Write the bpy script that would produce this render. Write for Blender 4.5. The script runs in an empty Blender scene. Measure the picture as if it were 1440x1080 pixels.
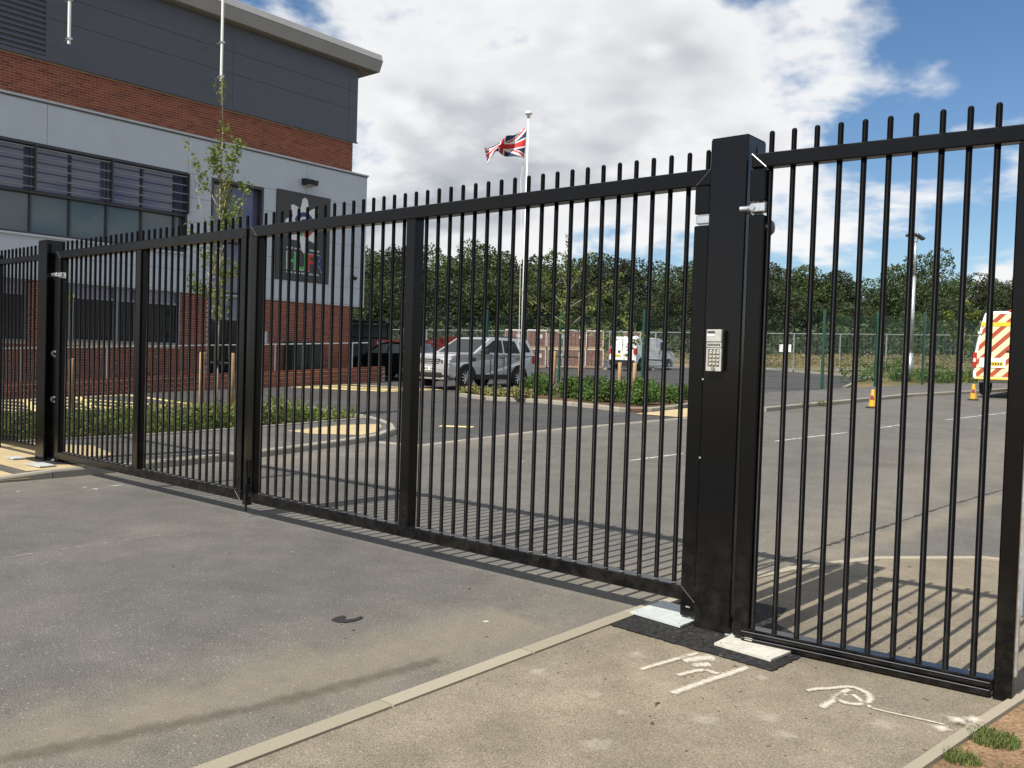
import bpy, bmesh, math, random
import numpy as np
from mathutils import Vector, Matrix
random.seed(7)
SC = bpy.context.scene
COL = SC.collection
R = math.radians

# ------------------------------------------------------------------ camera, world, sun, exposure
cam_d = bpy.data.cameras.new('camera'); cam = bpy.data.objects.new('camera', cam_d); COL.objects.link(cam)
SC.camera = cam
cam_d.sensor_fit = 'HORIZONTAL'; cam_d.sensor_width = 36.0; cam_d.lens = 30.868
cam_d.clip_start = 0.05; cam_d.clip_end = 3000
CAM = Vector((2.41895, -4.55380, 1.49944))
def cam_axes(yaw, pitch, roll):
    f = Vector((math.sin(yaw)*math.cos(pitch), math.cos(yaw)*math.cos(pitch), math.sin(pitch)))
    r = Vector((math.cos(yaw), -math.sin(yaw), 0)); u = r.cross(f)
    c, s = math.cos(roll), math.sin(roll)
    return f, r*c+u*s, u*c-r*s
cf, cr, cu = cam_axes(-0.6992, -0.0286, 0.0318)
cam.matrix_world = Matrix(((cr.x, cu.x, -cf.x, CAM.x), (cr.y, cu.y, -cf.y, CAM.y), (cr.z, cu.z, -cf.z, CAM.z), (0, 0, 0, 1)))

SUN_DIR = Vector((-0.035, -0.80, 1.0)).normalized()          # towards the sun
sun_d = bpy.data.lights.new('sun', 'SUN'); sun_d.energy = 5.0; sun_d.angle = R(0.53); sun_d.color = (1.0, 0.94, 0.84)
sun = bpy.data.objects.new('sun', sun_d); COL.objects.link(sun)
sun.rotation_euler = (-SUN_DIR).to_track_quat('-Z', 'Y').to_euler(); sun.location = (0, -20, 30)

W = bpy.data.worlds.new('World'); SC.world = W; W.use_nodes = True
def build_world():
    nt = W.node_tree; nt.nodes.clear(); N = nt.nodes.new; L = nt.links.new
    out = N('ShaderNodeOutputWorld'); bg = N('ShaderNodeBackground'); bg.inputs['Strength'].default_value = 0.078
    L(bg.outputs[0], out.inputs[0])
    sky = N('ShaderNodeTexSky'); sky.sky_type = 'NISHITA'; sky.sun_disc = False
    sky.sun_elevation = math.asin(SUN_DIR.z); sky.sun_rotation = math.atan2(SUN_DIR.x, SUN_DIR.y)
    sky.air_density = 1.0; sky.dust_density = 0.35; sky.ozone_density = 2.6; sky.altitude = 50
    tc = N('ShaderNodeTexCoord'); sep = N('ShaderNodeSeparateXYZ'); L(tc.outputs['Generated'], sep.inputs[0])
    def m(op, a, b=None, c=None):
        n = N('ShaderNodeMath'); n.operation = op
        for i, v in enumerate((a, b, c)):
            if v is None: continue
            if isinstance(v, (int, float)): n.inputs[i].default_value = v
            else: L(v, n.inputs[i])
        return n.outputs[0]
    z = m('MAXIMUM', sep.outputs[2], 0.0); zz = m('ADD', z, 0.30)
    u = m('DIVIDE', sep.outputs[0], zz); v = m('DIVIDE', sep.outputs[1], zz)
    cmb = N('ShaderNodeCombineXYZ'); L(u, cmb.inputs[0]); L(v, cmb.inputs[1]); L(m('MULTIPLY', z, 0.8), cmb.inputs[2])
    def fbm(off, scale, detail, rough, dist):
        mp = N('ShaderNodeMapping'); mp.inputs['Location'].default_value = off; L(cmb.outputs[0], mp.inputs[0])
        n = N('ShaderNodeTexNoise'); n.inputs['Scale'].default_value = scale; n.inputs['Detail'].default_value = detail
        n.inputs['Roughness'].default_value = rough; n.inputs['Distortion'].default_value = dist; L(mp.outputs[0], n.inputs['Vector'])
        return n.outputs['Fac']
    def ramp(x, e0, e1):
        n = N('ShaderNodeMapRange'); n.interpolation_type = 'SMOOTHSTEP'; n.inputs[1].default_value = e0; n.inputs[2].default_value = e1; L(x, n.inputs[0]); return n.outputs[0]
    OX, OY = CLOUD
    a = fbm((OX, OY, 0.3), 1.15, 7, 0.53, 0.15)
    b = fbm((OX-0.02, OY+0.10, 0.42), 1.15, 4, 0.53, 0.15)           # the same cloud a step nearer the sun: gives its shaded side
    c = fbm((OX+9.0, OY-3.0, 1.3), 3.2, 5, 0.55, 0.2)
    dens = m('ADD', m('MULTIPLY', a, 0.82), m('MULTIPLY', c, 0.18))
    mask = ramp(dens, 0.452, 0.508)
    thick = ramp(dens, 0.485, 0.585)
    lit = m('ADD', m('MULTIPLY', ramp(m('SUBTRACT', a, b), -0.03, 0.07), 0.6), m('MULTIPLY', ramp(c, 0.35, 0.65), 0.4))
    shade = m('SUBTRACT', 1.0, m('MULTIPLY', thick, m('SUBTRACT', 1.0, lit)))
    mixc = N('ShaderNodeMixRGB'); mixc.inputs[1].default_value = (3.7, 3.95, 4.4, 1); mixc.inputs[2].default_value = (9.4, 9.4, 9.4, 1); L(shade, mixc.inputs[0])
    mx = N('ShaderNodeMixRGB'); L(m('MULTIPLY', mask, 0.96), mx.inputs[0]); hs = N('ShaderNodeHueSaturation'); hs.inputs['Saturation'].default_value = 1.15; hs.inputs['Value'].default_value = 1.12; L(sky.outputs[0], hs.inputs['Color']); L(hs.outputs[0], mx.inputs[1]); L(mixc.outputs[0], mx.inputs[2])
    L(mx.outputs[0], bg.inputs['Color'])
CLOUD = (0.2168, 19.9404)
build_world()
VS = SC.view_settings; VS.view_transform = 'Standard'; VS.look = 'None'; VS.gamma = 1.0; VS.exposure = 0.40; VS.use_curve_mapping = False
SC.cycles.max_bounces = 4; SC.cycles.diffuse_bounces = 2; SC.cycles.glossy_bounces = 3; SC.cycles.transparent_max_bounces = 10
W.cycles.sampling_method = 'MANUAL'; W.cycles.sample_map_resolution = 256

# ------------------------------------------------------------------ ground height
K = 0.034
def h(y):
    if y < 1: return 0.0
    if y < 5: return K*(y-1)**2/8
    if y < 120: return K*(y-3)
    return K*117
SLICES = [1, 1.6, 2.2, 2.8, 3.4, 4.0, 4.5, 5.0, 120]

# ------------------------------------------------------------------ helpers
ORG = {}
def link(o): COL.objects.link(o); return o
def tag(o, label, cat, group=None, kind=None):
    if label: o['label'] = label
    if cat: o['category'] = cat
    if group: o['group'] = group
    if kind: o['kind'] = kind
    return o
def thing(name, label, cat, loc=(0, 0, 0), rotz=0.0, group=None):
    o = bpy.data.objects.new(name, None); o.empty_display_size = 0.2
    o.location = loc; o.rotation_euler = (0, 0, rotz); link(o); ORG[o.name] = Vector(loc)
    return tag(o, label, cat, group)
def mesh_data(name, v, f, mats, smooth=False):
    me = bpy.data.meshes.new(name); me.from_pydata([tuple(p) for p in v], [], f)
    for m in (mats if isinstance(mats, (list, tuple)) else [mats]): me.materials.append(m)
    if smooth: me.polygons.foreach_set('use_smooth', [True]*len(me.polygons))
    me.update(); return me
def place(me, name, parent=None, loc=(0, 0, 0), rot=None, scale=None):
    o = bpy.data.objects.new(name, me); link(o); o.location = loc
    if rot is not None: o.rotation_euler = rot
    if scale is not None: o.scale = scale
    if parent is not None: o.parent = parent; ORG[o.name] = ORG.get(parent.name, Vector((0, 0, 0)))
    else: ORG[o.name] = Vector(loc)
    return o
def mk(name, vf, mat, parent=None, world=True, smooth=False):
    v, f = vf
    if parent is not None and world:
        g = ORG[parent.name]; v = [(p[0]-g.x, p[1]-g.y, p[2]-g.z) for p in v]
    return place(mesh_data(name, v, f, mat, smooth), name, parent)
def merge(*parts):
    V, F = [], []
    for v, f in parts:
        n = len(V); V += list(v); F += [tuple(i+n for i in q) for q in f]
    return V, F
def bx(x0, x1, y0, y1, z0, z1, c=0.0):
    """box, optionally with chamfered edges of size c"""
    if c <= 0:
        v = [(x0, y0, z0), (x1, y0, z0), (x1, y1, z0), (x0, y1, z0), (x0, y0, z1), (x1, y0, z1), (x1, y1, z1), (x0, y1, z1)]
        return v, [(0, 3, 2, 1), (4, 5, 6, 7), (0, 1, 5, 4), (1, 2, 6, 5), (2, 3, 7, 6), (3, 0, 4, 7)]
    bm = bmesh.new(); v, f = bx(x0, x1, y0, y1, z0, z1)
    vs = [bm.verts.new(p) for p in v]
    for q in f: bm.faces.new([vs[i] for i in q])
    bmesh.ops.bevel(bm, geom=bm.edges[:], offset=c, segments=1, affect='EDGES')
    return bm_out(bm)
def bm_out(bm):
    bm.verts.index_update(); v = [tuple(p.co) for p in bm.verts]; f = [tuple(q.index for q in fc.verts) for fc in bm.faces]; bm.free(); return v, f
def tube(p, q, r, seg=8, r2=None, cap=True):
    p = Vector(p); q = Vector(q); d = (q-p).normalized(); r2 = r if r2 is None else r2
    a = d.orthogonal().normalized(); b = d.cross(a); v = []
    for P, rr in ((p, r), (q, r2)):
        for i in range(seg):
            t = 2*math.pi*i/seg; v.append(tuple(P+a*rr*math.cos(t)+b*rr*math.sin(t)))
    f = [(i, (i+1) % seg, seg+(i+1) % seg, seg+i) for i in range(seg)]
    if cap: f += [tuple(range(seg-1, -1, -1)), tuple(range(seg, 2*seg))]
    return v, f
def path_tube(pts, rad, seg=7):
    return merge(*[tube(pts[i], pts[i+1], rad[i] if isinstance(rad, list) else rad, seg, rad[i+1] if isinstance(rad, list) else rad) for i in range(len(pts)-1)])
def lathe(prof, seg=16, axis='z', c=(0, 0, 0), cap=True):
    v, f = [], []
    for r, z in prof:
        for i in range(seg):
            t = 2*math.pi*i/seg; p = (r*math.cos(t), r*math.sin(t), z)
            if axis == 'y': p = (p[0], p[2], p[1])
            if axis == 'x': p = (p[2], p[0], p[1])
            v.append((p[0]+c[0], p[1]+c[1], p[2]+c[2]))
    for k in range(len(prof)-1):
        for i in range(seg):
            j = (i+1) % seg; f.append((k*seg+i, k*seg+j, (k+1)*seg+j, (k+1)*seg+i))
    if cap: f.append(tuple(range(seg))); f.append(tuple(range((len(prof)-1)*seg, len(prof)*seg)))
    return v, f
def fix(vf):
    bm = bmesh.new(); vs = [bm.verts.new(p) for p in vf[0]]
    for q in vf[1]:
        try: bm.faces.new([vs[i] for i in q])
        except ValueError: pass
    bmesh.ops.recalc_face_normals(bm, faces=bm.faces[:]); return bm_out(bm)
def sheet_vf(poly, zoff, thick=0.0):
    """flat outline in plan laid on the ground slope (sliced where the slope bends)"""
    bm = bmesh.new(); bm.faces.new([bm.verts.new((x, y, 0)) for x, y in poly])
    bmesh.ops.recalc_face_normals(bm, faces=bm.faces[:])
    if bm.faces[:][0].normal.z < 0: bmesh.ops.reverse_faces(bm, faces=bm.faces[:])
    for s in SLICES:
        bmesh.ops.bisect_plane(bm, geom=bm.verts[:]+bm.edges[:]+bm.faces[:], plane_co=(0, s, 0), plane_no=(0, 1, 0))
    bmesh.ops.triangulate(bm, faces=[f for f in bm.faces if len(f.verts) > 4])
    if thick > 0:
        r = bmesh.ops.extrude_face_region(bm, geom=bm.faces[:])
        low = [g for g in r['geom'] if isinstance(g, bmesh.types.BMVert)]
        for w in low: w.co.z = -thick
        bmesh.ops.recalc_face_normals(bm, faces=bm.faces[:])
    for w in bm.verts: w.co.z += h(w.co.y)+zoff
    return bm_out(bm)
def sheet(name, poly, zoff, mat, parent=None, thick=0.0, kind='structure'):
    o = mk(name, sheet_vf(poly, zoff, thick), mat, parent)
    if parent is None and kind: o['kind'] = kind
    return o
def ribbon_vf(pts, w, zoff, wob=0.0, rnd=random):
    """strip of three points across; its middle carries core = 1, its rim core = 0, so a mark can thin out towards its rim"""
    v, f, core = [], [], []
    n = len(pts)
    for i, p in enumerate(pts):
        a = Vector(pts[max(i-1, 0)]); b = Vector(pts[min(i+1, n-1)]); d = (b-a).normalized(); s = Vector((-d.y, d.x))
        ww = w*(1+wob*rnd.uniform(-1, 1))*0.5; end = 0.0 if i in (0, n-1) else 1.0
        for k in (-1, 0, 1):
            q = Vector(p)+s*k*ww; v.append((q.x, q.y, h(q.y)+zoff)); core.append(end if k == 0 else 0.0)
        if i: f += [(3*i-3, 3*i-2, 3*i+1, 3*i), (3*i-2, 3*i-1, 3*i+2, 3*i+1)]
    return v, f, core
def add_core(o, core):
    a = o.data.attributes.new('core', 'FLOAT', 'POINT'); a.data.foreach_set('value', core); return o
def resample(pts, step):
    out = []; 
    for a, b in zip(pts, pts[1:]):
        a = Vector(a); b = Vector(b); n = max(1, int(round((b-a).length/step)))
        out += [tuple(a.lerp(b, i/n)) for i in range(n)]
    out.append(tuple(pts[-1])); return out

# ------------------------------------------------------------------ materials
def nodes(name):
    m = bpy.data.materials.new(name); m.use_nodes = True; nt = m.node_tree
    b = nt.nodes['Principled BSDF']; return m, nt, b
def simple(name, col, rough=0.5, metal=0.0, spec=0.5, coat=0.0, var=0.0, vscale=4.0, bump=0.0, bscale=60.0):
    m, nt, b = nodes(name); b.inputs['Roughness'].default_value = rough; b.inputs['Metallic'].default_value = metal
    b.inputs['Specular IOR Level'].default_value = spec; b.inputs['Coat Weight'].default_value = coat; b.inputs['Coat Roughness'].default_value = 0.08
    b.inputs['Base Color'].default_value = (*col, 1)
    N = nt.nodes.new; L = nt.links.new
    if var > 0 or bump > 0: tc = N('ShaderNodeTexCoord')
    if var > 0:
        n = N('ShaderNodeTexNoise'); n.inputs['Scale'].default_value = vscale; n.inputs['Detail'].default_value = 6; n.inputs['Roughness'].default_value = 0.65; L(tc.outputs['Object'], n.inputs['Vector'])
        mr = N('ShaderNodeMapRange'); mr.inputs[1].default_value = 0.3; mr.inputs[2].default_value = 0.7; mr.inputs[3].default_value = 1-var; mr.inputs[4].default_value = 1+var; L(n.outputs['Fac'], mr.inputs[0])
        mx = N('ShaderNodeVectorMath'); mx.operation = 'SCALE'; mx.inputs[0].default_value = col; L(mr.outputs[0], mx.inputs['Scale']); L(mx.outputs[0], b.inputs['Base Color'])
        mr2 = N('ShaderNodeMapRange'); mr2.inputs[1].default_value = 0.3; mr2.inputs[2].default_value = 0.7; mr2.inputs[3].default_value = max(rough-0.08, 0.02); mr2.inputs[4].default_value = min(rough+0.12, 1); L(n.outputs['Fac'], mr2.inputs[0]); L(mr2.outputs[0], b.inputs['Roughness'])
    if bump > 0:
        n2 = N('ShaderNodeTexNoise'); n2.inputs['Scale'].default_value = bscale; n2.inputs['Detail'].default_value = 3; L(tc.outputs['Object'], n2.inputs['Vector'])
        bp = N('ShaderNodeBump'); bp.inputs['Strength'].default_value = bump; bp.inputs['Distance'].default_value = 0.01; L(n2.outputs['Fac'], bp.inputs['Height']); L(bp.outputs[0], b.inputs['Normal'])
    return m
def rnd_fac(nt):
    N = nt.nodes.new; L = nt.links.new
    oi = N('ShaderNodeObjectInfo'); ge = N('ShaderNodeNewGeometry'); a = N('ShaderNodeMath'); a.operation = 'ADD'; L(oi.outputs['Random'], a.inputs[0]); L(ge.outputs['Random Per Island'], a.inputs[1])
    fr = N('ShaderNodeMath'); fr.operation = 'FRACT'; L(a.outputs[0], fr.inputs[0]); return fr.outputs[0]
def pieces(name, cols, rough=0.8, bump=0.3, bscale=80):
    """a material whose pieces differ in colour one from the next"""
    m, nt, b = nodes(name); N = nt.nodes.new; L = nt.links.new; b.inputs['Roughness'].default_value = rough; b.inputs['Specular IOR Level'].default_value = 0.25
    cr_ = N('ShaderNodeValToRGB'); L(rnd_fac(nt), cr_.inputs[0]); el = cr_.color_ramp.elements
    while len(el) < len(cols): el.new(0.5)
    for i, c in enumerate(cols): el[i].position = i/(len(cols)-1); el[i].color = (*c, 1)
    tc = N('ShaderNodeTexCoord'); n = N('ShaderNodeTexNoise'); n.inputs['Scale'].default_value = bscale; n.inputs['Detail'].default_value = 4; L(tc.outputs['Object'], n.inputs['Vector'])
    mr = N('ShaderNodeMapRange'); mr.inputs[3].default_value = 0.75; mr.inputs[4].default_value = 1.25; L(n.outputs['Fac'], mr.inputs[0])
    sc_ = N('ShaderNodeVectorMath'); sc_.operation = 'SCALE'; L(cr_.outputs[0], sc_.inputs[0]); L(mr.outputs[0], sc_.inputs['Scale']); L(sc_.outputs[0], b.inputs['Base Color'])
    bp = N('ShaderNodeBump'); bp.inputs['Strength'].default_value = bump; bp.inputs['Distance'].default_value = 0.005; L(n.outputs['Fac'], bp.inputs['Height']); L(bp.outputs[0], b.inputs['Normal'])
    return m
def ground_mat(name, base, tan, dust=None, dust_amt=0.0, speck=0.35, sscale=160.0, patch=0.16, rough=0.88, dust_w=1.2, light=(0.42, 0.40, 0.36)):
    """bituminous surface: aggregate specks, broad patches, dust lying along given lines (dust = list of x positions)"""
    m, nt, b = nodes(name); N = nt.nodes.new; L = nt.links.new; b.inputs['Roughness'].default_value = rough; b.inputs['Specular IOR Level'].default_value = 0.3
    tc = N('ShaderNodeTexCoord')
    def noise(s, d=4, ro=0.6, dist=0.0):
        n = N('ShaderNodeTexNoise'); n.inputs['Scale'].default_value = s; n.inputs['Detail'].default_value = d; n.inputs['Roughness'].default_value = ro; n.inputs['Distortion'].default_value = dist; L(tc.outputs['Object'], n.inputs['Vector']); return n.outputs['Fac']
    def mr(x, a, b_, c, d):
        n = N('ShaderNodeMapRange'); n.inputs[1].default_value = a; n.inputs[2].default_value = b_; n.inputs[3].default_value = c; n.inputs[4].default_value = d; L(x, n.inputs[0]); return n.outputs[0]
    def mixf(fac, a, b_):
        n = N('ShaderNodeMixRGB'); L(fac, n.inputs[0]) if not isinstance(fac, float) else None
        for i, q in ((1, a), (2, b_)):
            if isinstance(q, tuple): n.inputs[i].default_value = (*q, 1)
            else: L(q, n.inputs[i])
        return n.outputs[0]
    def mul(a, b_):
        n = N('ShaderNodeMath'); n.operation = 'MULTIPLY'
        for i, q in enumerate((a, b_)):
            if isinstance(q, (int, float)): n.inputs[i].default_value = q
            else: L(q, n.inputs[i])
        return n.outputs[0]
    col = mixf(mr(noise(0.55, 6, 0.62, 0.4), 0.36, 0.66, 0, 1), base, tan)
    if dust:
        sp = N('ShaderNodeSeparateXYZ'); L(tc.outputs['Object'], sp.inputs[0]); tot = None
        wob = mr(noise(0.9, 5, 0.6), 0.2, 0.8, -0.55, 0.55)
        for x0 in dust:
            d = N('ShaderNodeMath'); d.operation = 'SUBTRACT'; L(sp.outputs[0], d.inputs[0]); d.inputs[1].default_value = x0
            e = N('ShaderNodeMath'); e.operation = 'ADD'; L(d.outputs[0], e.inputs[0]); L(wob, e.inputs[1])
            a_ = N('ShaderNodeMath'); a_.operation = 'ABSOLUTE'; L(e.outputs[0], a_.inputs[0])
            q = mr(a_.outputs[0], 0.0, dust_w, 1.0, 0.0)
            if tot is None: tot = q
            else:
                mx_ = N('ShaderNodeMath'); mx_.operation = 'MAXIMUM'; L(tot, mx_.inputs[0]); L(q, mx_.inputs[1]); tot = mx_.outputs[0]
        col = mixf(mul(tot, dust_amt), col, (0.225, 0.197, 0.152))
    fine = noise(sscale, 2, 0.5)
    sc1 = N('ShaderNodeVectorMath'); sc1.operation = 'SCALE'; L(col, sc1.inputs[0]); L(mr(fine, 0.3, 0.7, 1-speck, 1+speck), sc1.inputs['Scale'])
    vor = N('ShaderNodeTexVoronoi'); vor.inputs['Scale'].default_value = sscale*0.55; L(tc.outputs['Object'], vor.inputs['Vector'])
    vs = N('ShaderNodeSeparateXYZ'); L(vor.outputs['Color'], vs.inputs[0])
    stone = mul(mr(vs.outputs[0], 0.92, 0.96, 0, 1), mr(vor.outputs['Distance'], 0.25, 0.45, 1, 0))
    dark = mul(mr(vs.outputs[1], 0.80, 0.88, 0, 1), mr(vor.outputs['Distance'], 0.25, 0.5, 1, 0))
    c2 = mixf(mul(stone, 0.55), sc1.outputs[0], light); c3 = mixf(mul(dark, 0.5), c2, (0.045, 0.042, 0.04))
    sc2 = N('ShaderNodeVectorMath'); sc2.operation = 'SCALE'; L(c3, sc2.inputs[0]); L(mr(noise(2.6, 5, 0.7), 0.3, 0.7, 1-patch, 1+patch), sc2.inputs['Scale']); L(sc2.outputs[0], b.inputs['Base Color'])
    bp = N('ShaderNodeBump'); bp.inputs['Strength'].default_value = 0.5; bp.inputs['Distance'].default_value = 0.006; L(fine, bp.inputs['Height']); L(bp.outputs[0], b.inputs['Normal'])
    return m
def ragged(name, col, cover=0.5, scale=14.0, rough=0.85, alpha=1.0, soft=0.12, edge=0.0):
    """thin worn or sprayed mark: broken up by its own coverage; edge > 0 lets it thin out towards its rim"""
    m, nt, b = nodes(name); N = nt.nodes.new; L = nt.links.new; b.inputs['Base Color'].default_value = (*col, 1); b.inputs['Roughness'].default_value = rough
    tc = N('ShaderNodeTexCoord'); n = N('ShaderNodeTexNoise'); n.inputs['Scale'].default_value = scale; n.inputs['Detail'].default_value = 7; n.inputs['Roughness'].default_value = 0.75; L(tc.outputs['Object'], n.inputs['Vector'])
    x = n.outputs['Fac']
    if edge > 0:
        at = N('ShaderNodeAttribute'); at.attribute_name = 'core'
        e = N('ShaderNodeMapRange'); e.inputs[1].default_value = 0.0; e.inputs[2].default_value = 0.8; e.inputs[3].default_value = edge; e.inputs[4].default_value = 0.0; L(at.outputs['Fac'], e.inputs[0])
        ad = N('ShaderNodeMath'); ad.operation = 'ADD'; L(x, ad.inputs[0]); L(e.outputs[0], ad.inputs[1]); x = ad.outputs[0]
    mr = N('ShaderNodeMapRange'); mr.inputs[1].default_value = cover-soft; mr.inputs[2].default_value = cover+soft; mr.inputs[3].default_value = alpha; mr.inputs[4].default_value = 0.0; L(x, mr.inputs[0]); L(mr.outputs[0], b.inputs['Alpha'])
    return m
def leaf_mat(name, c1, c2, c3, trans=0.3):
    m, nt, b = nodes(name); N = nt.nodes.new; L = nt.links.new; b.inputs['Roughness'].default_value = 0.55; b.inputs['Specular IOR Level'].default_value = 0.3
    rp = N('ShaderNodeValToRGB'); L(rnd_fac(nt), rp.inputs[0]); el = rp.color_ramp.elements; el.new(0.5)
    for i, c in enumerate((c1, c2, c3)): el[i].position = i*0.5; el[i].color = (*c, 1)
    L(rp.outputs[0], b.inputs['Base Color'])
    tr = N('ShaderNodeBsdfTranslucent'); L(rp.outputs[0], tr.inputs[0]); mx = N('ShaderNodeMixShader'); mx.inputs[0].default_value = trans
    o = nt.nodes['Material Output']; L(b.outputs[0], mx.inputs[1]); L(tr.outputs[0], mx.inputs[2]); L(mx.outputs[0], o.inputs[0]); return m
def glass_mat(name, col, rough=0.03, spec=0.9):
    m, nt, b = nodes(name); b.inputs['Base Color'].default_value = (*col, 1); b.inputs['Roughness'].default_value = rough; b.inputs['Specular IOR Level'].default_value = spec; b.inputs['IOR'].default_value = 1.55
    N = nt.nodes.new; L = nt.links.new; tc = N('ShaderNodeTexCoord'); n = N('ShaderNodeTexNoise'); n.inputs['Scale'].default_value = 0.8; L(tc.outputs['Object'], n.inputs['Vector'])
    bp = N('ShaderNodeBump'); bp.inputs['Strength'].default_value = 0.06; bp.inputs['Distance'].default_value = 0.02; L(n.outputs['Fac'], bp.inputs['Height']); L(bp.outputs[0], b.inputs['Normal']); return m

M = {}
def black_paint(name, rough, spec, dust):
    """black gate paint: fine orange peel, faint handling marks, dust splashed up from the ground"""
    m, nt, b = nodes(name); N = nt.nodes.new; L = nt.links.new; b.inputs['Specular IOR Level'].default_value = spec
    ge = N('ShaderNodeNewGeometry'); sp = N('ShaderNodeSeparateXYZ'); L(ge.outputs['Position'], sp.inputs[0])
    n = N('ShaderNodeTexNoise'); n.inputs['Scale'].default_value = 9; n.inputs['Detail'].default_value = 6; n.inputs['Roughness'].default_value = 0.7; L(ge.outputs['Position'], n.inputs['Vector'])
    def mr(x, a_, b_, c, d):
        q = N('ShaderNodeMapRange'); q.inputs[1].default_value = a_; q.inputs[2].default_value = b_; q.inputs[3].default_value = c; q.inputs[4].default_value = d; L(x, q.inputs[0]); return q.outputs[0]
    mu = N('ShaderNodeMath'); mu.operation = 'MULTIPLY'; L(mr(sp.outputs[2], 0.05, 0.7, dust, 0.0), mu.inputs[0]); L(mr(n.outputs['Fac'], 0.42, 0.72, 0, 1), mu.inputs[1])
    mx = N('ShaderNodeMixRGB'); L(mu.outputs[0], mx.inputs[0]); mx.inputs[1].default_value = (0.0032, 0.0033, 0.0038, 1); mx.inputs[2].default_value = (0.16, 0.14, 0.11, 1); L(mx.outputs[0], b.inputs['Base Color'])
    L(mr(n.outputs['Fac'], 0.3, 0.7, rough*0.8, rough*1.35), b.inputs['Roughness'])
    n2 = N('ShaderNodeTexNoise'); n2.inputs['Scale'].default_value = 260; L(ge.outputs['Position'], n2.inputs['Vector'])
    bp = N('ShaderNodeBump'); bp.inputs['Strength'].default_value = 0.03; bp.inputs['Distance'].default_value = 0.01; L(n2.outputs['Fac'], bp.inputs['Height']); L(bp.outputs[0], b.inputs['Normal']); return m
M['weld'] = simple('painted_weld', (0.10, 0.10, 0.105), 0.4, var=0.3, vscale=40)
M['picket'] = black_paint('black_picket_paint', 0.34, 0.05, 0.08)
M['black'] = black_paint('black_gloss_paint', 0.13, 0.30, 0.12)
M['black2'] = black_paint('black_satin_paint', 0.20, 0.24, 0.13)
M['galv'] = simple('galvanised_steel', (0.62, 0.63, 0.64), 0.34, 0.85, var=0.18, vscale=30)
M['zinc'] = simple('bright_zinc', (0.75, 0.77, 0.79), 0.28, 0.9, var=0.1, vscale=40)
M['rail'] = simple('pale_handrail_steel', (0.66, 0.66, 0.64), 0.4, 0.3, var=0.08)
M['rubber'] = simple('black_rubber', (0.018, 0.018, 0.018), 0.7)
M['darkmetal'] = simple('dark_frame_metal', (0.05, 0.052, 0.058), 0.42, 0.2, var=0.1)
M['greyframe'] = simple('grey_frame_metal', (0.23, 0.245, 0.265), 0.45, 0.1, var=0.08)
M['road'] = ground_mat('road_asphalt', (0.100, 0.096, 0.088), (0.130, 0.123, 0.111), dust=[-0.55, -7.8], dust_amt=0.38, dust_w=1.1, speck=0.5, sscale=150)
M['carpark'] = ground_mat('new_dark_asphalt', (0.048, 0.047, 0.048), (0.068, 0.066, 0.064), speck=0.3, sscale=120)
M['foot'] = ground_mat('dusty_footway_asphalt', (0.160, 0.138, 0.103), (0.240, 0.204, 0.150), dust=[-0.3, 1.5], dust_amt=0.4, dust_w=0.5, speck=0.42, sscale=170, patch=0.2)
M['foot2'] = ground_mat('grey_footway_asphalt', (0.088, 0.085, 0.080), (0.12, 0.116, 0.108), speck=0.3, sscale=130)
M['patch'] = ground_mat('fresh_black_tarmac_and_shade', (0.014, 0.014, 0.0145), (0.024, 0.0235, 0.023), speck=0.9, sscale=62, light=(0.12, 0.12, 0.12), patch=0.3)
M['buff'] = ground_mat('buff_paving', (0.42, 0.33, 0.185), (0.48, 0.38, 0.22), speck=0.12, sscale=90, patch=0.08)
M['kerb'] = pieces('concrete_kerb', [(0.27, 0.248, 0.205), (0.315, 0.29, 0.24), (0.25, 0.23, 0.195)], 0.85, 0.35, 120)
M['kerbtan'] = pieces('dusty_concrete_edging', [(0.27, 0.24, 0.182), (0.33, 0.295, 0.225), (0.30, 0.265, 0.205)], 0.88, 0.35, 120)
M['field'] = None
M['soil'] = ground_mat('dry_soil', (0.19, 0.115, 0.064), (0.26, 0.17, 0.10), speck=0.4, sscale=60, patch=0.3, light=(0.4, 0.3, 0.2))
M['bark_mulch'] = ground_mat('bark_mulch', (0.075, 0.04, 0.024), (0.12, 0.07, 0.042), speck=0.7, sscale=40, patch=0.35, light=(0.25, 0.16, 0.1))
M['brick'] = pieces('red_brick', [(0.22, 0.058, 0.034), (0.275, 0.076, 0.042), (0.155, 0.044, 0.033), (0.31, 0.094, 0.052), (0.235, 0.066, 0.044)], 0.85, 0.3, 60)
M['mortar'] = simple('mortar', (0.52, 0.43, 0.33), 0.95, var=0.12, vscale=8)
M['clad'] = simple('light_grey_cladding', (0.47, 0.52, 0.575), 0.5, var=0.05, vscale=1.5)
M['cladbk'] = simple('cladding_joint', (0.10, 0.105, 0.115), 0.7)
M['coping'] = simple('grey_coping', (0.52, 0.55, 0.59), 0.5, var=0.05)
M['dark'] = simple('anthracite_cladding', (0.082, 0.088, 0.112), 0.5, var=0.06, vscale=1.2)
M['roof'] = simple('roof_fascia_grey', (0.33, 0.33, 0.335), 0.5, 0.1, var=0.06, vscale=1.0)
M['soffit'] = simple('soffit_brown_grey', (0.24, 0.22, 0.18), 0.6, var=0.06)
M['glass1'] = glass_mat('window_glass_lower', (0.075, 0.108, 0.128), 0.05, 0.6)
M['glass2'] = glass_mat('window_glass_upper', (0.10, 0.10, 0.18), 0.05, 0.7)
M['shelterglass'] = glass_mat('shelter_glass', (0.20, 0.25, 0.24), 0.1, 0.5)
M['glassd'] = glass_mat('car_glass', (0.010, 0.014, 0.016), 0.03, 0.16)
M['signbd'] = simple('charcoal_sign_board', (0.052, 0.054, 0.056), 0.6, var=0.06)
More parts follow.
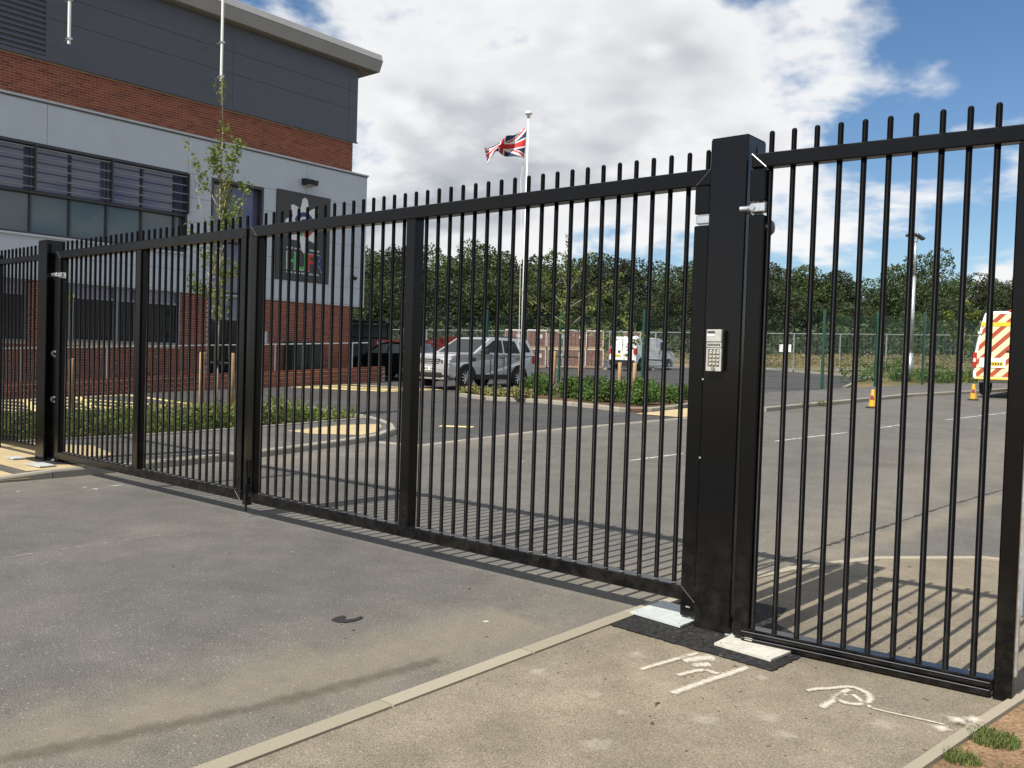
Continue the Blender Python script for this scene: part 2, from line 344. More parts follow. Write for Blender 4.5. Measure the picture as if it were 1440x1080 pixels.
M['white'] = simple('white_paint', (0.78, 0.79, 0.78), 0.45, var=0.05, vscale=3)
M['plate'] = simple('white_painted_steel_plate', (0.47, 0.50, 0.49), 0.42, var=0.12, vscale=16, bump=0.05)
M['plate2'] = simple('white_sprayed_plate', (0.50, 0.48, 0.42), 0.7, var=0.16, vscale=26, bump=0.2, bscale=80)
M['lineyel'] = ragged('yellow_line_paint', (0.62, 0.50, 0.22), 0.80, 9, edge=0.1)
M['linewht'] = ragged('worn_white_line_paint', (0.66, 0.65, 0.61), 0.55, 14, edge=0.25)
M['spray'] = ragged('white_spray_paint', (0.66, 0.61, 0.51), 0.66, 70, soft=0.30, alpha=0.92, edge=0.55)
M['spray2'] = ragged('faint_white_smear', (0.62, 0.57, 0.48), 0.56, 18, alpha=0.4, soft=0.25, edge=0.5)
M['stain'] = ragged('dark_damp_stain', (0.085, 0.072, 0.052), 0.60, 16, alpha=0.42, soft=0.3, edge=0.6)
M['wornline'] = ragged('almost_worn_away_line', (0.45, 0.44, 0.41), 0.42, 16, alpha=0.6, soft=0.1, edge=0.3)
M['crack'] = ragged('dark_joint_line', (0.035, 0.034, 0.033), 0.6, 5, soft=0.1, edge=0.3)
M['dustline'] = ragged('sand_line', (0.40, 0.34, 0.25), 0.66, 5, alpha=0.32, soft=0.3, edge=0.55)
M['wood'] = simple('round_timber_stake', (0.42, 0.27, 0.135), 0.8, var=0.25, vscale=7)
M['barky'] = simple('pale_young_bark', (0.30, 0.25, 0.19), 0.85, var=0.3, vscale=18)
M['bark'] = simple('dark_bark', (0.05, 0.04, 0.03), 0.9, var=0.3)
M['leaf_young'] = leaf_mat('young_leaf', (0.115, 0.165, 0.036), (0.17, 0.22, 0.052), (0.24, 0.26, 0.085), 0.45)
M['leaf_hedge'] = leaf_mat('hedge_leaf', (0.07, 0.115, 0.022), (0.12, 0.175, 0.034), (0.20, 0.23, 0.06), 0.35)
M['leaf_shrub'] = leaf_mat('shrub_leaf', (0.05, 0.095, 0.02), (0.075, 0.14, 0.028), (0.11, 0.18, 0.04), 0.3)
M['leaf_pale'] = leaf_mat('pale_shrub_leaf', (0.14, 0.15, 0.045), (0.24, 0.24, 0.08), (0.36, 0.34, 0.14), 0.3)
def wood_mat(name, c1, c2, c3):
    m = leaf_mat(name, c1, c2, c3, 0.25); nt = m.node_tree; N = nt.nodes.new; L = nt.links.new; b = nt.nodes['Principled BSDF']
    src = b.inputs['Base Color'].links[0].from_socket; oi = N('ShaderNodeObjectInfo'); hs = N('ShaderNodeHueSaturation')
    for nm, lo, hi in (('Value', 0.6, 1.6), ('Hue', 0.478, 0.512), ('Saturation', 0.75, 1.05)):
        q = N('ShaderNodeMapRange'); q.inputs[3].default_value = lo; q.inputs[4].default_value = hi; L(oi.outputs['Random'], q.inputs[0]); L(q.outputs[0], hs.inputs[nm])
    L(src, hs.inputs['Color']); L(hs.outputs[0], b.inputs['Base Color'])
    for n in nt.nodes:
        if n.type == 'BSDF_TRANSLUCENT': L(hs.outputs[0], n.inputs[0])
    return m
M['leaf_wood'] = wood_mat('wood_leaf', (0.027, 0.043, 0.0125), (0.041, 0.063, 0.018), (0.060, 0.084, 0.027))
M['leaf_wood2'] = wood_mat('pale_wood_leaf', (0.032, 0.050, 0.014), (0.046, 0.070, 0.020), (0.066, 0.092, 0.028))
M['grass'] = leaf_mat('grass_blade', (0.075, 0.12, 0.025), (0.11, 0.16, 0.035), (0.19, 0.19, 0.07), 0.3)
M['drygrass'] = leaf_mat('dry_weed', (0.22, 0.18, 0.085), (0.29, 0.235, 0.12), (0.15, 0.16, 0.05), 0.25)
M['green_steel'] = simple('green_steel', (0.012, 0.06, 0.042), 0.45, 0.0)
M['green_cab'] = simple('green_cabinet', (0.012, 0.032, 0.022), 0.45, var=0.1)
M['silver'] = simple('silver_car_paint', (0.54, 0.55, 0.565), 0.30, 0.5, coat=0.6)
M['blackcar'] = simple('black_car_paint', (0.008, 0.009, 0.012), 0.22, 0.0, coat=0.8)
M['vanwhite'] = simple('white_van_paint', (0.80, 0.80, 0.78), 0.35, coat=0.4)
M['trim'] = simple('black_trim', (0.018, 0.018, 0.019), 0.55)
M['tyre'] = simple('tyre', (0.016, 0.016, 0.016), 0.85)
M['alloy'] = simple('alloy_rim', (0.6, 0.6, 0.61), 0.3, 0.9)
M['lampglass'] = simple('clear_lamp', (0.75, 0.76, 0.78), 0.08, 0.4)
M['redlamp'] = simple('red_lamp', (0.42, 0.02, 0.015), 0.15)
M['redbar'] = simple('red_plastic_barrier', (0.62, 0.06, 0.03), 0.5, var=0.1)
M['cone'] = simple('yellow_cone', (0.52, 0.31, 0.022), 0.5, var=0.1)
M['coneblue'] = simple('cone_roundel_blue', (0.10, 0.08, 0.16), 0.5)
M['conered'] = simple('cone_roundel_red', (0.5, 0.04, 0.03), 0.5)
M['yellow'] = simple('number_plate_yellow', (0.75, 0.52, 0.03), 0.45)
M['platemark'] = simple('plate_characters', (0.03, 0.03, 0.03), 0.5)
M['keyp'] = simple('brushed_silver_casing', (0.60, 0.60, 0.57), 0.38, 0.6, var=0.08, vscale=30)
M['keyside'] = simple('keypad_side', (0.06, 0.055, 0.045), 0.5, 0.3)
M['keypanel'] = simple('keypad_grey_panel', (0.22, 0.22, 0.19), 0.5, 0.3)
M['key'] = simple('keypad_key', (0.62, 0.60, 0.52), 0.35, 0.5)
M['card'] = simple('white_card', (0.85, 0.84, 0.78), 0.6)
M['greenblu'] = simple('emblem_green', (0.09, 0.40, 0.11), 0.6)
M['embred'] = simple('emblem_red', (0.52, 0.05, 0.03), 0.6)
M['embblue'] = simple('emblem_blue', (0.012, 0.05, 0.16), 0.6)
M['embwhite'] = simple('emblem_white', (0.72, 0.74, 0.74), 0.6)
M['flagblue'] = simple('flag_blue', (0.018, 0.026, 0.085), 0.75)
M['flagred'] = simple('flag_red', (0.52, 0.022, 0.028), 0.75)
M['flagwhite'] = simple('flag_white', (0.72, 0.72, 0.72), 0.75)
M['pallet'] = pieces('pallet_brick', [(0.22, 0.115, 0.088), (0.26, 0.145, 0.115), (0.20, 0.10, 0.08)], 0.85, 0.3, 30)
M['wrap'] = simple('clear_wrap_white', (0.62, 0.58, 0.56), 0.4)
M['darkroom'] = simple('dark_interior', (0.01, 0.01, 0.011), 0.9)
def field_mat():
    m, nt, b = nodes('rough_field'); N = nt.nodes.new; L = nt.links.new; b.inputs['Roughness'].default_value = 0.95; b.inputs['Specular IOR Level'].default_value = 0.1
    tc = N('ShaderNodeTexCoord'); n = N('ShaderNodeTexNoise'); n.inputs['Scale'].default_value = 0.22; n.inputs['Detail'].default_value = 8; n.inputs['Roughness'].default_value = 0.7; L(tc.outputs['Object'], n.inputs['Vector'])
    rp = N('ShaderNodeValToRGB'); L(n.outputs['Fac'], rp.inputs[0]); el = rp.color_ramp.elements; el.new(0.5)
    for i, (p, c) in enumerate(((0.34, (0.07, 0.085, 0.026)), (0.5, (0.17, 0.14, 0.07)), (0.66, (0.27, 0.20, 0.12)))): el[i].position = p; el[i].color = (*c, 1)
    L(rp.outputs[0], b.inputs['Base Color']); n2 = N('ShaderNodeTexNoise'); n2.inputs['Scale'].default_value = 3; n2.inputs['Detail'].default_value = 6; L(tc.outputs['Object'], n2.inputs['Vector'])
    bp = N('ShaderNodeBump'); bp.inputs['Strength'].default_value = 0.8; bp.inputs['Distance'].default_value = 0.15; L(n2.outputs['Fac'], bp.inputs['Height']); L(bp.outputs[0], b.inputs['Normal']); return m
M['field'] = field_mat()

# ------------------------------------------------------------------ the ground, road, car park, footways
sheet('ground', [(-700, -80), (700, -80), (700, 900), (-700, 900)], -0.08, M['field'])
KL = [(-7.72, -14), (-7.72, -0.62), (-7.80, 0.4), (-7.98, 1.6), (-8.12, 2.7), (-8.38, 3.9), (-8.55, 5.0), (-8.85, 5.75), (-9.5, 6.4), (-10.4, 6.95), (-11.5, 7.4), (-13.2, 7.75), (-17.0, 7.9)]
sheet('car_park', [(-48, -14), (-7.0, -14), (-7.0, 12), (-6.6, 16), (-8.9, 21.2), (-8.2, 25.4), (-9.2, 28.8), (-10.4, 35.8), (-18.4, 42.5), (-24, 42.6), (-36, 50), (-48, 50)], 0.0, M['carpark'])
sheet('road', [(-7.72, -14), (-0.36, -14), (0.9, 1.0), (8, 3.4), (9, 34), (4, 60), (-2.2, 40), (-4.53, 27.4), (-5.46, 24.3), (-5.84, 20.9), (-6.15, 18), (-6.42, 15.5), (-6.88, 12.2), (-7.45, 8.5), (-7.5, 5.0), (-8.55, 5.0), (-8.38, 3.9), (-8.12, 2.7), (-7.98, 1.6), (-7.80, 0.4), (-7.72, -0.62)], 0.006, M['road'])
KR = [(-0.385, -14), (-0.385, 0.25), (-0.34, 0.95), (-0.16, 1.75), (0.08, 2.4), (0.42, 2.95), (0.95, 3.32), (2.0, 3.55), (5.0, 3.65)]
sheet('footway', [(x+0.06, y-0.03) for x, y in KR]+[(5.0, 1.9), (1.93, 1.9), (1.60, -0.45), (0.62, -8.0), (0.1, -14)], 0.016, M['foot'])
sheet('soil_verge', [(0.1, -14), (0.62, -8.0), (1.60, -0.45), (1.93, 1.9), (5, 1.9), (14, 1.8), (14, -14)], 0.014, M['soil'])
LF = [(-7.86, -0.6), (-7.93, 0.4), (-8.11, 1.6), (-8.25, 2.7), (-8.51, 3.9), (-8.68, 4.96), (-8.95, 5.66), (-9.58, 6.28), (-10.45, 6.83), (-11.0, 7.05)]
sheet('footway', LF+[(-11.0, -0.6)], 0.085, M['foot2'], thick=0.08)
sheet('footway', [(-7.72, -0.62), (-7.72, -14), (-11.0, -14), (-11.0, -0.62)], 0.03, M['buff'])
sheet('tactile_paving', [(-7.88, -0.59), (-7.95, 0.1), (-8.45, 0.35), (-8.85, 0.86), (-10.05, 1.12), (-10.9, 0.5), (-10.9, -0.59)], 0.091, M['buff'])
sheet('tactile_paving', [(-10.2, 4.5), (-10.35, 5.8), (-10.0, 6.42), (-9.62, 6.12), (-8.98, 5.42), (-8.82, 5.0), (-9.55, 4.5)], 0.091, M['buff'])
sheet('planting_bed', [(-11.0, -3), (-11.0, 7.0), (-13.0, 7.45), (-14.6, 7.5), (-14.6, -3)], 0.07, M['bark_mulch'], thick=0.06)
ISL = [(-15.75, 14.6), (-15.2, 13.9), (-13.6, 13.25), (-12.1, 13.65), (-9.9, 13.25), (-8.8, 12.75), (-8.35, 12.95), (-8.25, 14.6), (-8.8, 17.4), (-11.0, 17.9), (-15.4, 17.6), (-15.95, 16.2)]
sheet('planting_bed', [(x*0.985-0.18, (y-15.3)*0.96+15.3) for x, y in ISL], 0.09, M['bark_mulch'], thick=0.09)
sheet('tactile_paving', [(-8.3, 12.6), (-7.1, 12.6), (-6.75, 15.0), (-8.25, 14.9)], 0.012, M['buff'])
FF = [(-6.52, 15.6), (-6.26, 18), (-5.96, 20.9), (-5.58, 24.3), (-4.66, 27.4), (-2.4, 40)]
sheet('footway', FF+[(-4.6, 42), (-6.0, 34), (-7.0, 30), (-8.15, 25.4), (-8.9, 21.3), (-8.2, 15.5)], 0.10, M['foot2'], thick=0.09)
sheet('verge', [(-9.3, 28.7), (-8.3, 25.6), (-7.2, 30), (-6.2, 34), (-5, 42), (-5, 60), (-36, 60), (-36, 50.2), (-24, 42.8), (-18.4, 42.7), (-10.5, 36)], 0.02, M['field'])
def rough_edge(poly, step, amp, seed):
    q = random.Random(seed); return [(p[0]+q.uniform(-amp, amp), p[1]+q.uniform(-amp, amp)) for p in resample([Vector(a) for a in poly+[poly[0]]], step)[:-1]]
sheet('tarmac_and_shade_patch', rough_edge([(-0.30, -0.42), (-0.29, -0.10), (-0.26, 0.62), (0.30, 0.66), (0.36, 0.30), (0.52, 0.22), (0.72, -0.1), (0.70, -0.47), (0.30, -0.455)], 0.022, 0.007, 3), 0.023, M['patch'])
sheet('tarmac_and_shade_patch', [(-8.3, -0.20), (-8.02, 0.22), (-8.95, 0.24), (-9.12, -0.02), (-9.05, -0.20)], 0.096, M['patch'])  # black sheet by the left post, standing in for the shadow strip on the paving

# kerbs: each stone its own piece
def kerb(name, label_kind, pts, w, top, mat, L=0.915, bury=0.12, skip=None, inward=1):
    e = bpy.data.objects.new(name, None); link(e); e['kind'] = 'structure'; ORG[e.name] = Vector((0, 0, 0))
    P = resample([Vector((*p, 0)) for p in pts], 0.05); P = [Vector(p) for p in P]
    i = 0
    while i < len(P)-4:
        j = i; d = 0
        while j < len(P)-1 and d < L: d += (P[j+1]-P[j]).length; j += 1
        a, b = P[i], P[j]; t = (b-a).normalized(); s = Vector((-t.y, t.x, 0))*inward
        a2 = a+t*0.006; b2 = b-t*0.006; c = min(0.012, w*0.15); tp = top if not callable(top) else top(a.y)
        tq = top if not callable(top) else top(b.y); v = []
        for q, tt in ((a2, tp), (b2, tq)):
            z = h(q.y)
            for off, zz in ((0, -bury), (0, tt-c*1.6), (c, tt), (w, tt), (w, -bury)):
                p = q+s*off; v.append((p.x, p.y, z+zz))
        f = [(k, (k+1) % 5, 5+(k+1) % 5, 5+k) for k in range(5)]+[(4, 3, 2, 1, 0), (5, 6, 7, 8, 9)]
        mk('kerb_stone', fix((v, f)), mat, e)
        i = j
    return e
ltop = lambda y: 0.032 if y < -0.7 else 0.092+0.004
kerb('kerb_left_side', '', [p for p in KL if p[1] > -6] if False else [(-7.72, -7)]+KL[1:], 0.125, ltop, M['kerb'])
kerb('kerb_right_side', '', [(-0.385, -6.8)]+KR[1:], 0.10, 0.026, M['kerbtan'], inward=-1)
kerb('kerb_crossing', '', [(-8.4, 4.9), (-7.5, 5.05), (-7.47, 8.5), (-6.9, 12.2), (-6.45, 15.45)], 0.12, 0.022, M['kerb'])
kerb('kerb_far_side', '', [(-6.45, 15.5), (-6.17, 18), (-5.86, 20.9), (-5.48, 24.3), (-4.55, 27.4), (-2.3, 39.5)], 0.125, 0.105, M['kerb'])
kerb('kerb_island', '', ISL+[ISL[0]], 0.125, 0.105, M['kerb'], inward=1)
kerb('kerb_car_park', '', [(-8.3, 25.7), (-9.1, 28.8), (-9.9, 31.5), (-10.4, 35.8), (-18.4, 42.5), (-24, 42.6), (-36, 50)], 0.125, 0.105, M['kerb'], inward=-1)
kerb('kerb_footway_back', '', [(-10.98, -0.55), (-10.98, 7.0)], 0.05, 0.115, M['kerb'])
kerb('edging_strip', '', [(0.60, -8.0), (1.575, -0.45), (1.91, 1.9)], 0.055, 0.034, M['kerbtan'], inward=-1)

# paint, cracks, stains on the surfaces
def mark(name, pts, w, z, mat, step=0.05, wob=0.15, kind='structure'):
    v, f, core = ribbon_vf(resample([Vector(p) for p in pts], step), w, z, wob)
    return tag(add_core(mk(name, (v, f), mat), core), None, None, None, kind)
for y0, x0, y1, x1 in ((-8.2, -4.12, -6.2, -4.12), (-2.5, -4.13, -0.9, -4.17), (6.0, -4.27, 7.3, -4.08), (9.7, -3.75, 12.2, -3.33), (13.3, -3.2, 14.5, -3.04), (16.2, -2.7, 19.7, -2.08), (21.5, -1.7, 24.5, -1.1)):
    mark('centre_line_dash', [(x0, y0), (x1, y1)], 0.10, 0.0105, M['wornline'] if y0 < 0 else M['linewht'], 0.1, 0.05)
mark('yellow_road_marking', [(-9.55, 7.55), (-8.95, 7.85)], 0.24, 0.006, M['lineyel'], 0.1, 0.05)
def hatch(corners, n):
    a, b, c, d = [Vector(p) for p in corners]; ends = []
    for p, q in ((a, b), (b, c), (c, d), (d, a)): mark('hatch_line', [p, q], 0.19, 0.006, M['lineyel'], 0.3, 0.02)
    for i in range(1, n):
        t = i/n; mark('hatch_line', [a.lerp(b, t), d.lerp(c, max(t-0.22, 0))], 0.17, 0.0075, M['lineyel'], 0.3, 0.02)
        if i % 2: mark('hatch_line', [a.lerp(b, max(t-0.25, 0)), d.lerp(c, t)], 0.17, 0.009, M['lineyel'], 0.3, 0.02)
hatch([(-17.7, 2.6), (-17.4, 6.9), (-21.6, 7.3), (-21.6, 2.6)], 7)
hatch([(-18.0, 13.7), (-17.6, 15.7), (-21.6, 15.3), (-21.7, 12.9)], 5)
mark('joint_crack', [(-0.36, 1.5), (-0.27, 2.2), (-0.21, 3.2), (-0.10, 4.4), (0.0, 5.4), (0.22, 6.9), (0.6, 9.5)], 0.045, 0.0095, M['crack'], 0.06, 0.7)
mark('sand_drift', [(-0.1, 2.2), (0.02, 3.3), (0.14, 4.6), (0.3, 6.2), (0.7, 8.4)], 0.42, 0.0085, M['dustline'], 0.15, 0.3)
mark('trench_joint', [(-7.2, 18.5), (-3.4, 12.4), (-1.2, 8.2), (0.4, 5.7)], 0.55, 0.0078, ragged('faint_trench_reinstatement', (0.20, 0.18, 0.15), 0.66, 5, alpha=0.22, soft=0.3, edge=0.45), 0.3, 0.15)
mark('damp_stain', [(-1.02, -3.6), (-0.86, -3.05), (-0.70, -2.4), (-0.63, -1.9), (-0.575, -1.45)], 0.17, 0.0105, M['stain'], 0.05, 0.2)
mark('tyre_dust', [(-1.25, -7), (-1.05, -3.4), (-0.80, -1.7), (-0.72, -0.6)], 0.9, 0.009, M['dustline'], 0.1, 0.25)
tar = [(-1.455, -1.455), (-1.48, -1.40), (-1.47, -1.35), (-1.435, -1.36), (-1.43, -1.395), (-1.40, -1.385), (-1.385, -1.335), (-1.40, -1.28), (-1.36, -1.30), (-1.345, -1.37), (-1.36, -1.425), (-1.40, -1.455)]
sheet('tar_spot', tar, 0.011, simple('tar', (0.02, 0.02, 0.021), 0.5))
def splat(name, c, r, mat, z, n=14, seed=1, ell=1.0):
    q = random.Random(seed); v = [(c[0], c[1], h(c[1])+z)]; f = []
    for i in range(n):
        t = 2*math.pi*i/n; rr = r*q.uniform(0.6, 1.15); x, y = c[0]+rr*math.cos(t)*ell, c[1]+rr*math.sin(t); v.append((x, y, h(y)+z)); f.append((0, 1+i, 1+(i+1) % n))
    o = add_core(mk(name, (v, f), mat), [1.0]+[0.0]*n); o['kind'] = 'structure'; return o
for i, (x, y, r) in enumerate(((-6.9, -0.38, 0.05), (-6.70, -0.36, 0.10), (-6.82, -0.10, 0.09), (-7.0, -1.0, 0.05), (-0.83, -0.85, 0.05), (-3.0, -0.6, 0.02), (-5.3, 4.9, 0.08), (-3.4, 8.3, 0.09))):
    splat('paint_splash', (x, y), r, M['linewht'], 0.0108, seed=i+3, ell=0.7)
def smooth(pts):
    P = [Vector(p) for p in pts]; out = []
    for i in range(len(P)-1):
        a, b, c, d = P[max(i-1, 0)], P[i], P[i+1], P[min(i+2, len(P)-1)]
        for k in range(6):
            t = k/6; out.append(0.5*((2*b)+(c-a)*t+(2*a-5*b+4*c-d)*t*t+(3*b-a-3*c+d)*t**3))
    return out+[P[-1]]
# sprayed surveyor marks on the footway
SZ = 0.0225
for pts, w in (([(0.226, -0.92), (0.25, -0.78), (0.285, -0.60), (0.31, -0.49)], 0.035), ([(0.49, -1.08), (0.525, -0.86), (0.56, -0.66), (0.59, -0.50)], 0.045),
               ([(0.395, -0.86), (0.42, -0.76), (0.45, -0.69)], 0.035), ([(0.45, -0.69), (0.53, -0.70)], 0.035), ([(0.31, -0.66), (0.36, -0.55), (0.41, -0.50)], 0.09), ([(0.37, -0.68), (0.44, -0.60)], 0.07),
               ([(0.92, -0.605), (0.945, -0.55), (0.985, -0.50), (1.045, -0.41), (1.10, -0.41), (1.15, -0.45), (1.175, -0.53), (1.15, -0.60), (1.09, -0.62), (1.055, -0.58), (1.05, -0.51), (1.06, -0.44)], 0.032),
               ([(1.06, -0.50), (1.055, -0.62), (1.045, -0.76)], 0.036), ([(1.09, -0.49), (1.15, -0.55), (1.21, -0.60)], 0.028), ([(1.21, -0.60), (1.30, -0.59), (1.42, -0.57), (1.50, -0.56)], 0.014)):
    mark('spray_mark', smooth(pts), w*1.45, SZ, M['spray'], 0.012, 0.2)
for i, (x, y, r) in enumerate(((1.50, -0.61, 0.06), (1.54, -0.50, 0.075), (1.585, -0.45, 0.06))): splat('spray_mark', (x, y), r, M['spray'], 0.0365 if i else SZ, seed=30+i)
for i, (x, y, r) in enumerate(((0.70, -0.60, 0.07), (0.93, -1.02, 0.10), (0.75, -1.25, 0.13), (0.25, -1.35, 0.08), (0.45, -1.42, 0.06), (1.05, -1.15, 0.09), (0.10, -0.75, 0.09), (-0.1, -1.3, 0.1), (0.55, -1.75, 0.12), (1.30, -0.75, 0.10))):
    splat('dusty_smear', (x, y), r, M['spray2'], SZ, seed=50+i)

# crumbs and dry leaf bits lying about: nobody could count them
def crumbs():
    q = random.Random(5); parts = []
    for i in range(420):
        if i < 250: x, y, z0 = q.uniform(-0.25, 1.55), q.uniform(-3.0, 2.6), 0.016
        elif i < 360: x, y, z0 = q.uniform(-3.5, -0.4), q.uniform(-3.6, 0.6), 0.006
        else: x, y, z0 = -8.1+q.uniform(0, 1.0), q.uniform(-1.5, 5.5), 0.006
        s = (q.uniform(0.002, 0.006) if i % 11 else q.uniform(0.007, 0.011))*(0.5 if y < -1.6 else 1.0); a = q.uniform(0, 3.14); z = h(y)+z0
        d = Vector((math.cos(a), math.sin(a), 0))*s*1.6; e = Vector((-math.sin(a), math.cos(a), 0))*s*0.7; c = Vector((x, y, z))
        v = [c-d-e, c+d-e, c+d+e, c-d+e, c+Vector((0, 0, s*0.7))]
        parts.append(([tuple(p) for p in v], [(0, 1, 4), (1, 2, 4), (2, 3, 4), (3, 0, 4)]))
    tag(mk('grit', merge(*parts), pieces('grit_bits', [(0.05, 0.04, 0.03), (0.09, 0.065, 0.045), (0.03, 0.03, 0.03)])), 'dark crumbs of grit and dry leaf scattered over the footway', 'grit', None, 'stuff')
crumbs()

# ------------------------------------------------------------------ the gates
def picket_mesh(z0, z1, r=0.0142):
    prof = [(r, z0), (r, z1-0.012), (r*0.82, z1-0.004), (r*0.45, z1)]
    return mesh_data('picket', *lathe(prof, 10), M['picket'], True)
def gate_leaf(name, label, x0, x1, xs, stiles, hinge_x, hx_dir):
    t = thing(name, label, 'gate', ((x0+x1)/2, 0, 0.1), 0, None)
    mk('top_rail', bx(x0, x1, -0.05, 0.05, 2.514, 2.606, 0.006), M['black2'], t)
    mk('bottom_rail', bx(x0, x1, -0.05, 0.05, 0.138, 0.222, 0.006), M['black2'], t)
    for a, b in stiles: mk('stile', bx(a, b, -0.047, 0.047, 0.212, 2.516, 0.005), M['black2'], t)
    pm = picket_mesh(0.21-0.1, 2.724-0.1)
    for x in xs: place(pm, 'picket', t, (x-(x0+x1)/2, 0, 0))
    rw = random.Random(9); mk('weld_bead', merge(*[fix(lathe([(0.021*rw.uniform(0.8, 1.2), 0.2205), (0.016, 0.2265)], 7, 'z', (x, rw.uniform(-0.003, 0.003), 0))) for x in xs]), M['weld'], t)['kind'] = 'stuff'
    for za, zb in ((2.605, 2.515), (0.139, 0.221)):
        mk('mitre_weld', tube((x1-0.002, -0.0505, za), (x1-0.094, -0.0505, zb), 0.0022, 5), M['weld'], t); mk('mitre_weld', tube((x0+0.002, -0.0505, za), (x0+0.094, -0.0505, zb), 0.0022, 5), M['weld'], t)
    return t
RX = [(i-37)*0.12 for i in range(38)]
gr = gate_leaf('gate_leaf', 'near leaf of the tall black barred double gate, hung on the thick keypad pillar', -4.475, 0.048, RX, [(-4.47, -4.38), (-2.45, -2.352)], 0, 1)
LX = [-4.602-0.12*i for i in range(33)]
gl = gate_leaf('gate_leaf', 'far leaf of the black barred double gate, hung on the left post', -8.50, -4.545, LX, [(-4.63, -4.55), (-6.568, -6.472)], 0, 1)
for t, a, b, hx in ((gr, -0.052, 0.044, 0.03), (gl, -8.495, -8.40, -8.53)):
    mk('hinge_stile', merge(bx(a, b, -0.047, 0.047, 0.05, 2.29, 0.006), bx(a, b, -0.047, 0.047, 2.355, 2.516, 0.006)), M['black2'], t)
    hg = mk('hinge', merge(bx(a+0.010, b+0.012, -0.046, 0.02, 2.300, 2.346, 0.004), bx(a+0.02, b-0.01, -0.03, 0.03, 2.29, 2.355)), M['zinc'], t)
    mk('lower_hinge', merge(tube((hx-0.03, 0.0, 0.03), (hx-0.03, 0.0, 0.12), 0.028, 12), lathe([(0.045, 0.1), (0.05, 0.105), (0.05, 0.112), (0.04, 0.117)], 14, 'z', (hx-0.03, 0, 0))), M['galv'], t)
mk('meeting_strip', bx(-4.546, -4.477, -0.030, 0.030, 0.10, 2.60, 0.004), M['black'], gl)
mk('drop_bolt', merge(tube((-4.43, -0.065, 0.06), (-4.43, -0.065, 0.52), 0.011, 8), bx(-4.455, -4.405, -0.078, -0.048, 0.30, 0.36)), M['black'], gr)

def fence_panel():
    t = thing('bar_fence', 'black barred fence panel at the left edge, beyond the left post', 'fence', (-11.0, 0.0, 0.1))
    mk('top_rail', bx(-13.2, -8.87, -0.03, 0.03, 2.53, 2.60, 0.005), M['black2'], t)
    mk('bottom_rail', bx(-13.2, -8.87, -0.03, 0.03, 0.17, 0.235, 0.005), M['black2'], t)
    pm = picket_mesh(0.12, 2.624)
    for i in range(35): place(pm, 'picket', t, (-9.0-0.12*i+11.0, 0, 0))
    mk('stile', bx(-10.46, -10.37, -0.045, 0.045, 0.0, 2.66, 0.005), M['black2'], t)
fence_panel()

def pillar(name, label, x0, x1, y0, y1, z0, z1):
    t = thing(name, label, 'gate post', ((x0+x1)/2, (y0+y1)/2, z0))
    mk('post_body', bx(x0, x1, y0, y1, z0-0.15, z1, 0.007), M['black'], t)
    mk('cap_plate', bx(x0+0.004, x1-0.004, y0+0.004, y1-0.004, z1-0.002, z1+0.004, 0.002), M['black2'], t)
    return t
pr = pillar('gate_post', 'thick black steel pillar with a silver keypad, between the double gate and the small gate', 0.068, 0.292, -0.105, 0.118, 0.016, 2.752)
mk('base_flange', merge(bx(0.268, 0.300, -0.12, 0.13, 0.005, 0.030, 0.003), bx(0.293, 0.299, -0.06, 0.09, 0.03, 0.085)), M['galv'], pr)
mk('joint_cover', bx(0.2925, 0.296, 0.0, 0.1, 0.10, 2.70), M['black2'], pr)
for z, y in ((0.98, -0.107), (1.42, -0.107)): mk('screw', lathe([(0.006, 0.0), (0.006, 0.004), (0.003, 0.006)], 8, 'y', (0.07+0.006, y-0.006, z)), M['zinc'], pr)
mk('hinge_pin', merge(tube((0.28, -0.035, 2.345), (0.36, -0.045, 2.345), 0.013, 10), tube((0.288, -0.036, 2.345), (0.300, -0.038, 2.345), 0.022, 6)), M['zinc'], pr)
pl_ = pillar('gate_post', 'dark square steel post at the far left end of the double gate', -8.868, -8.628, -0.115, 0.105, 0.03, 2.742)
for z in (1.385, 0.835):
    mk('keyhole_ring', fix(lathe([(0.018, -0.002), (0.018, 0.012), (0.040, 0.010), (0.040, -0.002)], 16, 'x', (-8.627, -0.005, z))), M['zinc'], pl_)
    mk('keyhole', lathe([(0.017, 0.0), (0.017, 0.004)], 12, 'x', (-8.627, -0.005, z)), M['rubber'], pl_)
mk('post_hinge', merge(bx(-8.635, -8.50, -0.055, 0.02, 2.306, 2.352, 0.004), tube((-8.60, -0.06, 2.33), (-8.52, -0.06, 2.33), 0.012, 8)), M['zinc'], pl_)

